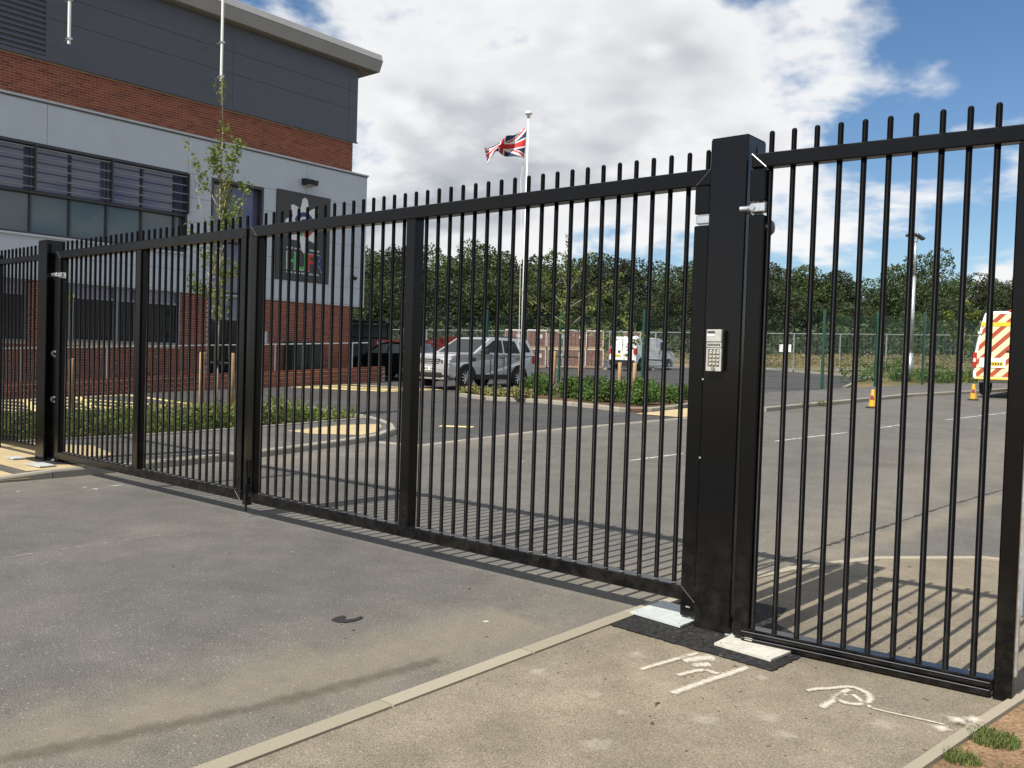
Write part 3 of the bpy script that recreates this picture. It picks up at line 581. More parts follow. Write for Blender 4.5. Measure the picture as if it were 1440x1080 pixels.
def keypad():
    t = thing('keypad', 'silver door-entry keypad fixed to the front of the thick black pillar', 'keypad', (0.148, -0.105, 1.468))
    x0, x1 = 0.1075, 0.1995; yb, yf = -0.105, -0.140
    mk('casing', bx(x0+0.003, x1+0.001, yf+0.008, yb+0.001, 1.4685, 1.6945, 0.002), M['keyside'], t)
    mk('hood', bx(x0, x1-0.001, yf-0.012, yf+0.010, 1.628, 1.696, 0.003), M['keyp'], t)
    mk('name_strip', bx(x0, x1-0.001, yf-0.008, yf+0.010, 1.597, 1.626, 0.002), M['keyp'], t)
    fr = mk('front_frame', merge(bx(x0, x0+0.010, yf-0.004, yf+0.010, 1.468, 1.595), bx(x1-0.012, x1-0.001, yf-0.004, yf+0.010, 1.468, 1.595), bx(x0+0.010, x1-0.012, yf-0.004, yf+0.010, 1.468, 1.490), bx(x0+0.010, x1-0.012, yf-0.004, yf+0.010, 1.588, 1.595)), M['keyp'], t)
    pn = mk('key_panel', bx(x0+0.010, x1-0.012, yf+0.001, yf+0.010, 1.490, 1.588), M['keypanel'], t)
    for r_ in range(4):
        for c_ in range(3):
            x = x0+0.020+c_*0.0215; z = 1.562-r_*0.0205
            mk('key', bx(x, x+0.0145, yf-0.007, yf+0.002, z, z+0.0125, 0.002), M['key'], pn)
    for c_ in range(3): mk('indicator', bx(x0+0.024+c_*0.0215, x0+0.030+c_*0.0215, yf-0.003, yf+0.002, 1.579, 1.585), M['card'], pn)
    mk('call_button', lathe([(0.011, yf-0.011), (0.011, yf-0.002)], 14, 'y', (x0+0.045, 0, 1.481)), M['keypanel'], t)
    mk('display', bx(x0+0.007, x0+0.052, yf-0.0135, yf-0.011, 1.675, 1.687), M['keyside'], t)
    mk('name_card', bx(x0+0.005, x0+0.050, yf-0.0137, yf-0.011, 1.660, 1.671), M['card'], t)
    for i in range(8): mk('lettering', bx(x0+0.008+i*0.0097, x0+0.0150+i*0.0097, yf-0.0088, yf-0.007, 1.6055, 1.6175), M['keyside'], t)
keypad()

# small gate right of the pillar, standing a few degrees open
def small_gate():
    ang = R(4.9)
    t = thing('small_gate', 'small black barred pedestrian gate right of the thick pillar', 'gate', (0.336, -0.135, 0.03), ang)
    def m_(name, vf, mat, p=t, sm=False): return mk(name, vf, mat, p, False, sm)
    xs = [0.098+0.1172*i for i in range(10)]; xe0, xe1 = 1.242, 1.318
    m_('top_rail', bx(0.004, xe1, -0.035, 0.035, 2.520, 2.596, 0.006), M['black2'])
    m_('mitre_weld', tube((0.006, -0.0362, 2.595), (0.085, -0.0362, 2.521), 0.0025, 5), M['galv'])
    m_('bottom_rail', merge(bx(0.06, xe0, -0.04, 0.04, 0.020, 0.072, 0.004), bx(0.055, xe0-0.01, -0.062, 0.03, 0.034, 0.058, 0.008), bx(0.055, xe0-0.01, -0.055, 0.03, -0.004, 0.022, 0.006)), M['black'])
    for rz_, ry_, mt_ in ((0.060, -0.060, 'darkmetal'), (0.024, -0.054, 'darkmetal')): m_('edge_highlight', tube((0.058, ry_, rz_), (xe0-0.012, ry_, rz_), 0.0035, 6), M[mt_])  # lighter tubes imitate the bright specular lines along the rail's rounded edges
    m_('latch_stile', bx(xe0, xe1, -0.045, 0.045, -0.018, 2.514, 0.006), M['black2'])
    m_('latch_keep', bx(xe1-0.002, xe1+0.012, -0.02, 0.045, 0.1, 2.45), M['galv'])
    m_('hinge_stile', merge(bx(0.004, 0.088, -0.045, 0.045, 0.02, 2.270, 0.006), bx(0.004, 0.088, -0.045, 0.045, 2.345, 2.512, 0.006)), M['black2'])
    hg = m_('hinge', merge(bx(0.012, 0.090, -0.047, 0.03, 2.287, 2.334, 0.004), tube((-0.05, -0.03, 2.31), (0.0, -0.03, 2.31), 0.013, 10)), M['zinc'])
    m_('hinge_bolt', lathe([(0.017, -0.056), (0.017, -0.049)], 6, 'y', (0.022, 0, 2.31)), M['galv'], hg)
    m_('knob', fix(lathe([(0.002, 0.03), (0.03, 0.025), (0.045, 0.008), (0.045, 0.0)], 14, 'x', (0.088, 0.03, 2.21))), M['darkmetal'])
    pm = mesh_data('picket', *lathe([(0.0145, 0.06), (0.0145, 2.702), (0.0118, 2.71), (0.006, 2.714)], 10), M['picket'], True)
    for x in xs: place(pm, 'picket', t, (x, 0, 0))
    m_('closer_arm', merge(bx(0.32, 0.66, -0.02, 0.03, -0.016, 0.004, 0.003), tube((0.45, -0.03, -0.004), (0.45, -0.02, -0.004), 0.008, 8)), M['black'])
    m_('pivot_block', merge(bx(0.07, 0.12, -0.055, 0.0, -0.012, 0.03, 0.006), bx(0.26, 0.32, -0.03, 0.02, -0.014, 0.012, 0.003), bx(0.12, 0.26, -0.01, 0.02, -0.013, 0.005)), M['plate2'])
small_gate()

def cover_plate(label, pts, z, mat, mark_=False):
    cx = sum(p[0] for p in pts)/4; cy = sum(p[1] for p in pts)/4
    t = thing('cover_plate', label, 'cover plate', (cx, cy, z))
    v = [(x, y, z) for x, y in pts]+[(x, y, z+0.012) for x, y in pts]
    mk('plate', fix((v, [(3, 2, 1, 0), (4, 5, 6, 7), (0, 1, 5, 4), (1, 2, 6, 5), (2, 3, 7, 6), (3, 0, 4, 7)])), mat, t)
    for x, y in pts:
        sx, sy = x+(cx-x)*0.16, y+(cy-y)*0.16; mk('screw', lathe([(0.006, z+0.011), (0.006, z+0.0145)], 8, 'z', (sx, sy, 0)), M['galv'], t)
    if mark_: mk('arrow_mark', merge(bx(cx-0.05, cx+0.06, cy-0.03, cy-0.022, z+0.0122, z+0.0132), ([(cx+0.04, cy-0.05, z+0.0132), (cx+0.085, cy-0.026, z+0.0132), (cx+0.04, cy-0.004, z+0.0132)], [(0, 1, 2)])), ragged('faint_green_marker', (0.35, 0.6, 0.5), 0.5, 40, alpha=0.5), t)
cover_plate('white steel cover plate with a faint green arrow, left of the thick pillar base', [(-0.31, -0.16), (0.04, -0.20), (0.05, 0.15), (-0.30, 0.19)], 0.028, M['plate'], True)
cover_plate('chalky white cover plate under the hinge of the small gate', [(0.315, -0.33), (0.64, -0.36), (0.67, -0.10), (0.315, -0.085)], 0.026, M['plate2'])
cover_plate('white cover plate at the kerb in front of the left post', [(-8.42, -0.40), (-8.03, -0.39), (-8.05, -0.20), (-8.40, -0.21)], 0.10, M['plate'])
cover_plate('white cover plate behind the left post, near the fence panel', [(-9.16, -0.34), (-8.92, -0.34), (-8.92, -0.20), (-9.16, -0.20)], 0.10, M['plate'])
pb = thing('meter_cabinet', 'pale grey cabinet cut off by the right edge, behind the small gate', 'cabinet', (1.80, 1.0, 0.016))
mk('cabinet_body', bx(1.50, 2.05, 0.92, 1.10, 0.17, 1.35, 0.012), M['clad'], pb)
mk('cabinet_door', bx(1.53, 2.02, 0.912, 0.921, 0.21, 1.31, 0.004), M['clad'], pb)
mk('cabinet_leg', merge(bx(1.6, 1.64, 0.98, 1.02, 0.0, 0.18), bx(1.92, 1.96, 0.98, 1.02, 0.0, 0.18)), M['galv'], pb)
mk('cabinet_hinge', bx(1.487, 1.50, 0.93, 0.96, 0.58, 0.62), M['rubber'], pb)

# ------------------------------------------------------------------ the building
FX = -23.0                                   # plane of the facade (it faces +x)
bd = thing('station_building', 'large brick and grey clad building with dark top storey at the left', 'building', (-29.0, 4.0, 0.0))
BY0 = -8.0
def bb(name, x0, x1, y0, y1, z0, z1, mat, parent=bd, c=0.0): return mk(name, bx(x0, x1, y0, y1, z0, z1, c), mat, parent)
def holed(x0, x1, y0, y1, z0, z1, holes):
    parts = []; ys = sorted({y0, y1}|{q for o in holes for q in o[:2] if y0 < q < y1})
    for a, b in zip(ys, ys[1:]):
        cur = z0
        for o in sorted([o for o in holes if o[0] <= a+1e-6 and o[1] >= b-1e-6], key=lambda o: o[2]):
            if o[2] > cur: parts.append(bx(x0, x1, a, b, cur, o[2]))
            cur = o[3]
        if cur < z1: parts.append(bx(x0, x1, a, b, cur, z1))
    return merge(*parts)
def brick_field(parent, xf, spans, z0f, z1f, cap, key, dx=0.012, zref=0.0, depth=0.05):
    """bricks laid in stretcher bond on a wall whose face is x = xf; spans: list of (y0, y1, z0, z1) openings to leave out in rects"""
    me = mesh_data('brick', *bx(-depth, dx, 0.0, 0.213, 0.0, 0.062, 0.002), M['brick'])
    cells = []
    for (ya, yb) in spans:
        k0 = int(math.floor((min(z0f(ya), z0f(yb))-zref)/0.075))
        k1 = int(math.ceil((max(z1f(ya), z1f(yb))-zref)/0.075))
        for k in range(k0, k1):
            z = zref+k*0.075; y = ya-(0.1125 if k % 2 else 0.0)
            while y < yb-0.03:
                a = max(y, ya); b = min(y+0.215, yb)
                zm0 = z0f((a+b)/2); zm1 = z1f((a+b)/2)
                if b-a > 0.05 and z >= zm0-0.055 and z+0.065 <= zm1+0.004: cells.append((a, b, z))
                y += 0.225
    return me, cells
def brick_emit(me, cells, parent, xf, keep):
    """the keep bricks that show largest (nearest) are pieces of their own, the rest one mesh"""
    g = ORG[parent.name]
    full = [c for c in cells if abs(c[1]-c[0]-0.215) < 1e-6]
    full.sort(key=lambda c: (Vector((xf, c[0], c[2]))-CAM).length); near = set(full[:keep])
    for a, b, z in full[:keep]: place(me, 'brick', parent, (xf-g.x, a-g.y, z-g.z))
    rest = [bx(xf-0.05, xf+0.012+random.uniform(-0.002, 0.002), a, b-0.002, z, z+0.062) for a, b, z in cells if (a, b, z) not in near]
    if rest:
        o = mk('brick_course', merge(*rest), M['brick'], parent); o['kind'] = 'stuff'
# ground storey: mortar bed, openings, bricks
GO = [(-2.0, 5.2), (5.95, 9.62), (10.55, 12.05)]          # ground floor openings along y
lw = mk('ground_floor_wall', holed(FX-0.5, FX+0.004, BY0, 16.36, -0.2, 3.27, [(GO[0][0], GO[0][1], 1.55, 3.24), (GO[1][0], GO[1][1], 1.60, 3.24), (GO[2][0], GO[2][1], 0.28, 3.24)]), M['mortar'], bd)
bb('room_inside', -36, FX-0.5, BY0, 16.3, -0.2, 3.26, M['darkroom'])
segs = [(BY0, -2.0), (5.2, 5.95), (9.62, 10.55), (12.05, 16.36)]
me_, cells = brick_field(lw, FX, segs, lambda y: 0.10, lambda y: 3.26, 1, 0)
me2, c2 = brick_field(lw, FX, [GO[0], GO[1]], lambda y: 0.10, lambda y: 1.50, 1, 0)
brick_emit(me_, [c for c in cells+c2 if c[0] > 1.0], lw, FX, 60)
def window(name, y0, y1, z0, z1, muls, glass, depth=0.16, transom=None, xf=FX, frame=M['greyframe'], fw=0.06, parent=bd, mw=0.026):
    w = mk(name, merge(bx(xf-depth, xf+0.004, y0, y0+fw, z0, z1), bx(xf-depth, xf+0.004, y1-fw, y1, z0, z1), bx(xf-depth, xf+0.002, y0+fw, y1-fw, z1-fw, z1), bx(xf-depth, xf+0.03, y0+fw, y1-fw, z0, z0+fw)), frame, parent)
    ys = [y0+fw]+muls+[y1-fw]
    for m_ in muls: mk('mullion', bx(xf-depth+0.02, xf-depth+0.09+mw, m_-mw, m_+mw, z0+fw, z1-fw), frame, w)
    if transom: mk('transom', bx(xf-depth+0.03, xf-0.045, y0+fw, y1-fw, transom-0.035, transom+0.035), frame, w)
    for a, b in zip(ys, ys[1:]):
        bands = [(z0+fw, z1-fw, glass)] if not transom else [(z0+fw, transom-0.03, glass), (transom+0.03, z1-fw, M['glass2'])]
        for za, zb, g in bands:
            e = random.uniform(-0.004, 0.004)
            v = [(xf-depth+0.05+e, a, za), (xf-depth+0.05-e, b, za), (xf-depth+0.05-e*0.5, b, zb), (xf-depth+0.05+e, a, zb)]
            v += [(p[0]-0.02, p[1], p[2]) for p in v]
            mk('pane', (v, [(0, 1, 2, 3), (7, 6, 5, 4), (0, 4, 5, 1), (1, 5, 6, 2), (2, 6, 7, 3), (3, 7, 4, 0)]), g, w)
    return w
window('window', GO[0][0], GO[0][1], 1.55, 3.24, [-0.6, 1.0, 2.2, 3.4, 4.4], M['glassd'], mw=0.05, transom=2.85)
window('window', GO[1][0], GO[1][1], 1.60, 3.24, [6.35, 7.62, 8.25], M['glassd'], mw=0.06, transom=2.85)
dr = window('door', GO[2][0], GO[2][1], 0.28, 3.24, [11.42], M['glassd'], transom=2.5)
mk('door_handle', tube((FX+0.05, 11.30, 1.2), (FX+0.05, 11.30, 1.7), 0.015, 8), M['galv'], dr)
# first floor: light grey cladding panels on a dark backing
CX = FX+0.06
mk('cladding_backing', holed(CX-0.55, CX-0.03, BY0, 16.90, 3.272, 8.02, [(-3.2, 9.75, 4.46, 6.90), (10.57, 12.47, 3.30, 6.90)]), M['cladbk'], bd)
bb('room_inside', -36, CX-0.55, BY0, 16.85, 3.28, 8.0, M['darkroom'])
def panels(ys, zs, y0=None):
    for a, b in zip(ys, ys[1:]):
        for c, d in zip(zs, zs[1:]): bb('cladding_panel', CX-0.028, CX, a+0.005, b-0.005, c+0.005, d-0.005, M['clad'], cb)
cb = [o for o in bd.children if o.name.startswith('cladding_backing')][0]
bb('cladding_trim', CX-0.03, CX+0.012, BY0, 16.915, 3.235, 3.285, M['coping'])
Z5 = [3.29, 3.92, 4.68, 5.44, 6.18, 6.92]
panels([BY0, 1.0, 5.6, 9.76, 10.56], [6.92, 8.06]); panels([10.56, 14.2, 16.90], [6.92, 8.06])
panels([BY0, 1.0, 5.6, 9.76], [3.29, 3.92, 4.46])
panels([9.76, 10.56], Z5); panels([12.48, 12.97], Z5); panels([15.22, 16.90], Z5); panels([12.97, 15.22], [3.29, 3.95])
bb('parapet_coping', CX-0.5, CX+0.05, BY0, 16.95, 8.062, 8.12, M['coping'], bd, 0.01)
bb('parapet_shadow_gap', CX-0.5, CX+0.018, BY0, 16.91, 8.02, 8.061, M['cladbk'])
WM = [9.42-1.04*i for i in range(1, 12)][::-1]
wb = window('window_band', -3.2, 9.75, 4.46, 6.90, [y for y in WM if y > -2.9]+[9.42], M['glass1'], depth=0.26, transom=5.60, xf=CX, frame=M['darkmetal'], fw=0.05)
bb('window_sill', CX-0.02, CX+0.07, -3.25, 9.78, 4.40, 4.455, M['coping'], wb)
for i in range(5):
    z = 5.70+i*0.262
    mk('sun_slat', bx(CX+0.06, CX+0.115, -3.2, 9.72, z, z+0.028, 0.004), M['greyframe'], wb)
for y in [9.70, 7.34, 5.26, 3.18, 1.1]: mk('slat_bracket', bx(CX-0.02, CX+0.19, y-0.02, y+0.02, 5.64, 6.86), M['darkmetal'], wb)
w2 = window('window', 10.57, 12.47, 3.30, 6.90, [11.22], M['glass2'], depth=0.30, transom=5.0, xf=CX, frame=M['darkmetal'], fw=0.07)
# third band: brick again, set back a little, then the dark top storey
ub = bb('upper_wall', -36, FX-0.096, BY0, 16.30, 8.03, 9.235, M['mortar'])
me3, c3 = brick_field(ub, FX-0.10, [(BY0+0.1, 16.30)], lambda y: 8.12, lambda y: 9.22, 1, 0, zref=8.13)
brick_emit(me3, [c for c in c3 if c[0] > 2.5], ub, FX-0.10, 90)
DX = FX-0.02
dk = bb('top_storey', -36, DX-0.03, BY0, 16.39, 9.24, 12.2, M['cladbk'])
bb('drip_edge', DX-0.03, DX+0.035, BY0, 16.44, 9.20, 9.245, M['dark'], dk)
for a, b in ((5.60, 11.28), (11.28, 16.02), (16.02, 16.42)):
    for c, d in ((9.25, 10.37), (10.37, 11.06), (11.06, 11.92)): bb('cladding_panel', DX-0.03, DX, a+0.005, b-0.005, c+0.005, d-0.005, M['dark'], dk)
vg = bb('vent_frame', DX-0.03, DX+0.01, BY0, 5.60, 9.25, 9.32, M['dark'], dk)
bb('vent_jamb', DX-0.03, DX+0.012, 5.55, 5.60, 9.32, 11.92, M['dark'], dk)
for i in range(17):
    z = 9.34+i*0.145
    mk('vent_blade', ([(DX-0.03, 1.5, z+0.09), (DX+0.02, 1.5, z), (DX+0.02, 5.548, z), (DX-0.03, 5.548, z+0.09), (DX-0.03, 1.5, z+0.11), (DX+0.02, 1.5, z+0.02), (DX+0.02, 5.548, z+0.02), (DX-0.03, 5.548, z+0.11)], [(0, 1, 2, 3), (7, 6, 5, 4), (0, 4, 5, 1), (1, 5, 6, 2), (2, 6, 7, 3)]), M['dark'], dk)
def roof():
    prof = [(-36, 11.92), (-22.74, 11.92), (-22.70, 11.925), (-22.535, 12.27), (-22.53, 12.30), (-22.61, 12.53), (-22.80, 12.62), (-36, 13.7)]
    n = len(prof); v = [(x, BY0-1, z) for x, z in prof]+[(x, 17.15, z) for x, z in prof]
    f = [(i, (i+1) % n, n+(i+1) % n, n+i) for i in range(n)]+[tuple(range(n)), tuple(range(2*n-1, n-1, -1))]
    r_ = mk('roof', fix((v, f)), M['roof'], bd)
    bb('soffit', -36, -22.78, BY0-0.9, 17.10, 11.905, 11.918, M['soffit'], r_)
    for i in range(9): bb('soffit_slat', -22.99, -22.76, 16.46+i*0.07, 16.50+i*0.07, 11.885, 11.904, M['soffit'], r_)
    bb('gutter_line', -22.62, -22.523, BY0-1, 17.155, 12.28, 12.29, M['cladbk'], r_)
roof()
# sign board with its emblem and letters (flat print on the board)
sg = thing('sign_board', 'charcoal sign board with white star emblem and coloured HUFR letters on the building', 'sign', (CX+0.03, 14.1, 3.96))
SX = CX+0.045
mk('board', bx(CX-0.02, SX, 12.98, 15.21, 3.965, 6.985, 0.004), M['signbd'], sg)
def flat(name, poly, x, mat, parent=sg, t=0.006):
    n = len(poly); v = [(x, y, z) for y, z in poly]+[(x+t, y, z) for y, z in poly]
    return mk(name, fix((v, [tuple(range(n-1, -1, -1)), tuple(range(n, 2*n))]+[(i, (i+1) % n, n+(i+1) % n, n+i) for i in range(n)])), mat, parent)
def emblem():
    c = (14.10, 5.92); q = random.Random(4); poly = []
    for i in range(48):
        t = 2*math.pi*i/48; k = abs(math.cos(4*t)) ; r_ = (0.52+0.26*k**1.5)*q.uniform(0.94, 1.05)
        if abs(math.cos(t)) < 0.2: r_ *= 1.18
        poly.append((c[0]+r_*math.cos(t), c[1]+r_*math.sin(t)*1.05))
    flat('emblem_star', poly, SX, M['embwhite'])
    def arc(name, r0, r1, t0, t1, mat, x):
        n = 18; pts = [(c[0]+r1*math.cos(t0+(t1-t0)*i/n), c[1]+r1*math.sin(t0+(t1-t0)*i/n)) for i in range(n+1)]+[(c[0]+r0*math.cos(t1+(t0-t1)*i/n), c[1]+r0*math.sin(t1+(t0-t1)*i/n)) for i in range(n+1)]
        flat(name, pts, x, mat)
    arc('emblem_ring', 0.27, 0.42, 0.25, 2.9, M['embblue'], SX+0.007)
    arc('emblem_ring', 0.27, 0.42, 3.0, 4.6, M['greenblu'], SX+0.007)
    arc('emblem_ring', 0.27, 0.42, 4.7, 6.4, M['embred'], SX+0.007)
    arc('emblem_centre', 0.08, 0.19, 0, 6.28, M['embblue'], SX+0.007)
emblem()
def letters(txt, y0, z0, size, mat, x, name, wid=1.0):
    cu_ = bpy.data.curves.new(name, 'FONT'); cu_.body = txt; cu_.size = size; cu_.extrude = 0.003; cu_.offset = 0.012
    o = bpy.data.objects.new(name, cu_); link(o)
    dg = bpy.context.evaluated_depsgraph_get(); me = bpy.data.meshes.new_from_object(o.evaluated_get(dg)); bpy.data.objects.remove(o)
    for p in me.vertices: lx, ly, lz = p.co; p.co = (x+lz-ORG[sg.name].x, y0+lx*wid-ORG[sg.name].y, z0+ly-ORG[sg.name].z)
    me.materials.clear(); me.materials.append(mat); return place(me, name, sg)
for i, (ch, mt, y) in enumerate((('H', 'greenblu', 13.36), ('U', 'greenblu', 13.80), ('F', 'embred', 14.24), ('R', 'embblue', 14.57))):
    letters(ch, y-0.016, 4.335, 0.86, M['embwhite'], SX+0.004+i*0.001, 'letter_outline', 0.74)
    letters(ch, y+0.012, 4.355, 0.805, M[mt], SX+0.0085+i*0.001, 'letter', 0.72)
for z in (5.03, 4.20):
    for i in range(26):
        if i % 6 != 5: mk('small_lettering', bx(SX, SX+0.003, 13.40+i*0.053, 13.432+i*0.053, z, z+0.055), M['embwhite'], sg)
# things fixed to the building
lt = thing('wall_light', 'black flood light on the grey cladding above the sign board', 'wall light', (CX, 14.2, 7.36))
mk('lamp_body', fix(([(CX, 13.98, 7.50), (CX+0.30, 13.93, 7.46), (CX+0.44, 14.2, 7.42), (CX+0.30, 14.48, 7.46), (CX, 14.42, 7.50), (CX, 13.98, 7.28), (CX+0.28, 13.95, 7.29), (CX+0.40, 14.2, 7.30), (CX+0.28, 14.46, 7.29), (CX, 14.42, 7.28)], [(0, 1, 2, 3, 4), (9, 8, 7, 6, 5), (0, 5, 6, 1), (1, 6, 7, 2), (2, 7, 8, 3), (3, 8, 9, 4), (4, 9, 5, 0)])), M['rubber'], lt)
mk('lamp_lens', bx(CX+0.08, CX+0.30, 14.08, 14.34, 7.272, 7.285), M['clad'], lt)
cc = thing('wall_camera', 'small dark dome camera near the right corner of the grey cladding', 'camera', (CX, 16.3, 4.30))
mk('bracket', bx(CX, CX+0.14, 16.26, 16.32, 4.28, 4.34), M['rubber'], cc); mk('dome', lathe([(0.01, 4.18), (0.06, 4.20), (0.09, 4.26), (0.09, 4.30)], 12, 'z', (CX+0.18, 16.29, 0)), M['rubber'], cc)
for y, zb, lab in ((5.83, 9.56, 'white aerial pole on the dark cladding at the top left, near the louvres'), (10.377, 9.76, 'white aerial pole on the dark cladding above the young tree')):
    a = thing('aerial_pole', lab, 'aerial', (DX, y, zb)); ax = DX+0.80
    g = (y-0.0)
    mk('pole', tube((ax, y, zb), (ax, y, 14.6), 0.042, 10), M['white'], a)
    for z in (zb+0.14, zb+1.18):
        b_ = mk('bracket', merge(tube((DX, y-0.02, z), (ax, y, z), 0.018, 6), bx(ax-0.07, ax+0.07, y-0.06, y+0.06, z-0.025, z+0.025)), M['galv'], a)

# low wall with handrail in front of the building
wl = thing('low_brick_wall', 'low red brick wall in front of the building, rising with the ground', 'wall', (-22.3, 10, 0))
WX = -22.1; wt = lambda y: 0.54+0.046*(y-6)
core = mk('wall_core', fix(([(WX-0.20, 0, -0.2), (WX+0.005, 0, -0.2), (WX+0.005, 17.27, 0.2), (WX-0.20, 17.27, 0.2), (WX-0.20, 0, wt(0)-0.02), (WX+0.005, 0, wt(0)-0.02), (WX+0.005, 17.27, wt(17.3)-0.02), (WX-0.20, 17.27, wt(17.3)-0.02)], [(0, 3, 2, 1), (4, 5, 6, 7), (0, 1, 5, 4), (1, 2, 6, 5), (2, 3, 7, 6), (3, 0, 4, 7)])), M['mortar'], wl)
g = ORG[wl.name]
meb = mesh_data('brick', *bx(-0.215, 0.012, 0.0, 0.213, 0.0, 0.062, 0.002), M['brick'])
mec = mesh_data('coping_brick', *bx(-0.22, 0.016, 0.0, 0.102, -0.065, 0.0, 0.004), M['brick'])
cnt = 0; rest = []
cl_ = []
for j in range(77):
    y = 17.05-0.225*j
    if y < 0.2: break
    for k in range(7):
        z = wt(y+0.1)-0.075*(k+1)-0.07
        if z > h(y)-0.06: cl_.append((y-(0.1125 if k % 2 else 0), z))
cl_.sort(key=lambda c: -c[0])
for y, z in cl_[:230]: place(meb, 'brick', wl, (WX-g.x, y-g.y, z-g.z), (math.atan(0.046), 0, 0))
if cl_[230:]:
    o = mk('brick_course', merge(*[bx(WX-0.2, WX+0.012, y, y+0.215, z, z+0.065) for y, z in cl_[230:]]), M['brick'], wl); o['kind'] = 'stuff'
for j in range(150):
    y = 17.15-0.112*j
    if y < 0.3: break
    place(mec, 'coping_brick', wl, (WX-g.x, y-g.y, wt(y)+0.01-g.z), (math.atan(0.046), 0, 0))
hr = thing('handrail', 'thin pale steel handrail along the low brick wall', 'handrail', (-22.2, 10, 0.9))
rz = lambda y: wt(y)+0.89
mk('rail', tube((WX-0.1, 0.5, rz(0.5)), (WX-0.1, 16.6, rz(16.6)), 0.022, 8), M['rail'], hr)
for y in (2.4, 4.75, 7.0, 9.25, 10.35, 12.55, 13.65, 14.78, 15.8, 16.58): mk('post', tube((WX-0.1, y, wt(y)), (WX-0.1, y, rz(y)), 0.021, 8), M['rail'], hr)
gc = thing('green_cabinet', 'pair of dark green metal cabinets against the brick wall by the handrail', 'cabinet', (-22.8, 14.0, 0.4))
for y0, y1 in ((13.42, 14.05), (14.08, 14.72)):
    c_ = mk('cabinet_body', bx(-22.95, -22.45, y0, y1, 0.4, 1.86, 0.015), M['green_cab'], gc)
    mk('cabinet_door', bx(-22.449, -22.438, y0+0.03, y1-0.03, 0.45, 1.80, 0.004), M['green_cab'], c_)
ab = thing('alarm_box', 'small white box on the brick wall beside the gate meeting posts', 'box', (FX, 12.6, 1.95))
mk('box_body', bx(FX, FX+0.1, 12.42, 12.72, 1.75, 2.15, 0.01), M['clad'], ab); mk('box_sensor', bx(FX, FX+0.08, 12.45, 12.55, 2.75, 2.9, 0.01), M['white'], ab)

# ------------------------------------------------------------------ planting
def leaf_vf(centres, n, size, seed, flat_=0.5, core_=0.55):
    """n leaf-sized quads spread through ellipsoid clumps (cx, cy, cz, rx, ry, rz); most of them near the clumps' skin"""
    g_ = np.random.default_rng(seed); C_ = np.array(centres, float)
    wgt = C_[:, 3]*C_[:, 4]*C_[:, 5]; idx = g_.choice(len(C_), n, p=wgt/wgt.sum())
    d = g_.normal(size=(n, 3)); d /= np.linalg.norm(d, axis=1)[:, None]
    rad = core_+(1-core_)*g_.random(n)**0.6; rad *= np.where(g_.random(n) < 0.12, 1.15, 1.0)
    p = C_[idx, :3]+d*rad[:, None]*C_[idx, 3:]
    a = g_.normal(size=(n, 3)); a[:, 2] *= flat_; a /= np.linalg.norm(a, axis=1)[:, None]
    nrm = g_.normal(size=(n, 3)); nrm[:, 2] += 0.8; b = np.cross(a, nrm); b /= np.linalg.norm(b, axis=1)[:, None]+1e-9
    s_ = size*(0.6+0.8*g_.random(n))[:, None]
    v = np.stack([p-a*s_*0.5, p+b*s_*0.32, p+a*s_*0.5, p-b*s_*0.32], 1).reshape(-1, 3)
    return v.tolist(), [(4*i, 4*i+1, 4*i+2, 4*i+3) for i in range(n)]
def young_tree(name, label, base, height, seed, limbs, leaves, lsize, stakes, mat, group=None, trunk_r=0.035, lean=(0.0, 0.0), bare=0.25):
    q = random.Random(seed); t = thing(name, label, 'tree', base, 0, group)
    top = Vector((lean[0], lean[1], height)); pts = [Vector((0, 0, -0.1))]
    for i in range(1, 7): pts.append(top*(i/6)+Vector((q.uniform(-1, 1), q.uniform(-1, 1), 0))*0.03)
    rad = [trunk_r*(1-0.85*i/6) for i in range(7)]
    tr = mk('trunk', path_tube([tuple(p) for p in pts], rad, 7), M['barky'], t, False, True)
    cl = []; br = []
    for (fz, out, az, up) in limbs:
        a = top*fz; d = Vector((math.cos(az), math.sin(az), 0)); p1 = a+d*out*0.35+Vector((0, 0, up*0.35)); p2 = a+d*out*0.75+Vector((0, 0, up*0.72)); p3 = a+d*out+Vector((0, 0, up))
        r0 = trunk_r*0.5*(1-fz*0.6)
        br.append(path_tube([tuple(a), tuple(p1), tuple(p2), tuple(p3)], [r0, r0*0.7, r0*0.45, r0*0.15], 5))
        for k in range(6):
            u_ = 0.15+0.9*k/5; c = p1.lerp(p3, u_)+Vector((q.uniform(-1, 1), q.uniform(-1, 1), q.uniform(-1, 1)))*0.06; w_ = q.uniform(0.07, 0.16)
            cl.append((c.x, c.y, c.z, w_, w_, w_*1.3))
    for k in range(int(height*3)):
        z = height*(bare+(1-bare)*k/(height*3)); w_ = q.uniform(0.05, 0.24)*(1.15-0.6*z/height); a = q.uniform(0, 6.28)
        cl.append((top.x*z/height+math.cos(a)*w_*0.5, top.y*z/height+math.sin(a)*w_*0.5, z, w_, w_, w_*1.5))
    mk('limbs', merge(*br), M['barky'], t, False, True) if br else None
    cr_ = mk('crown', leaf_vf(cl, leaves, lsize, seed, 1.0, 0.2), mat, t, False)
    return t
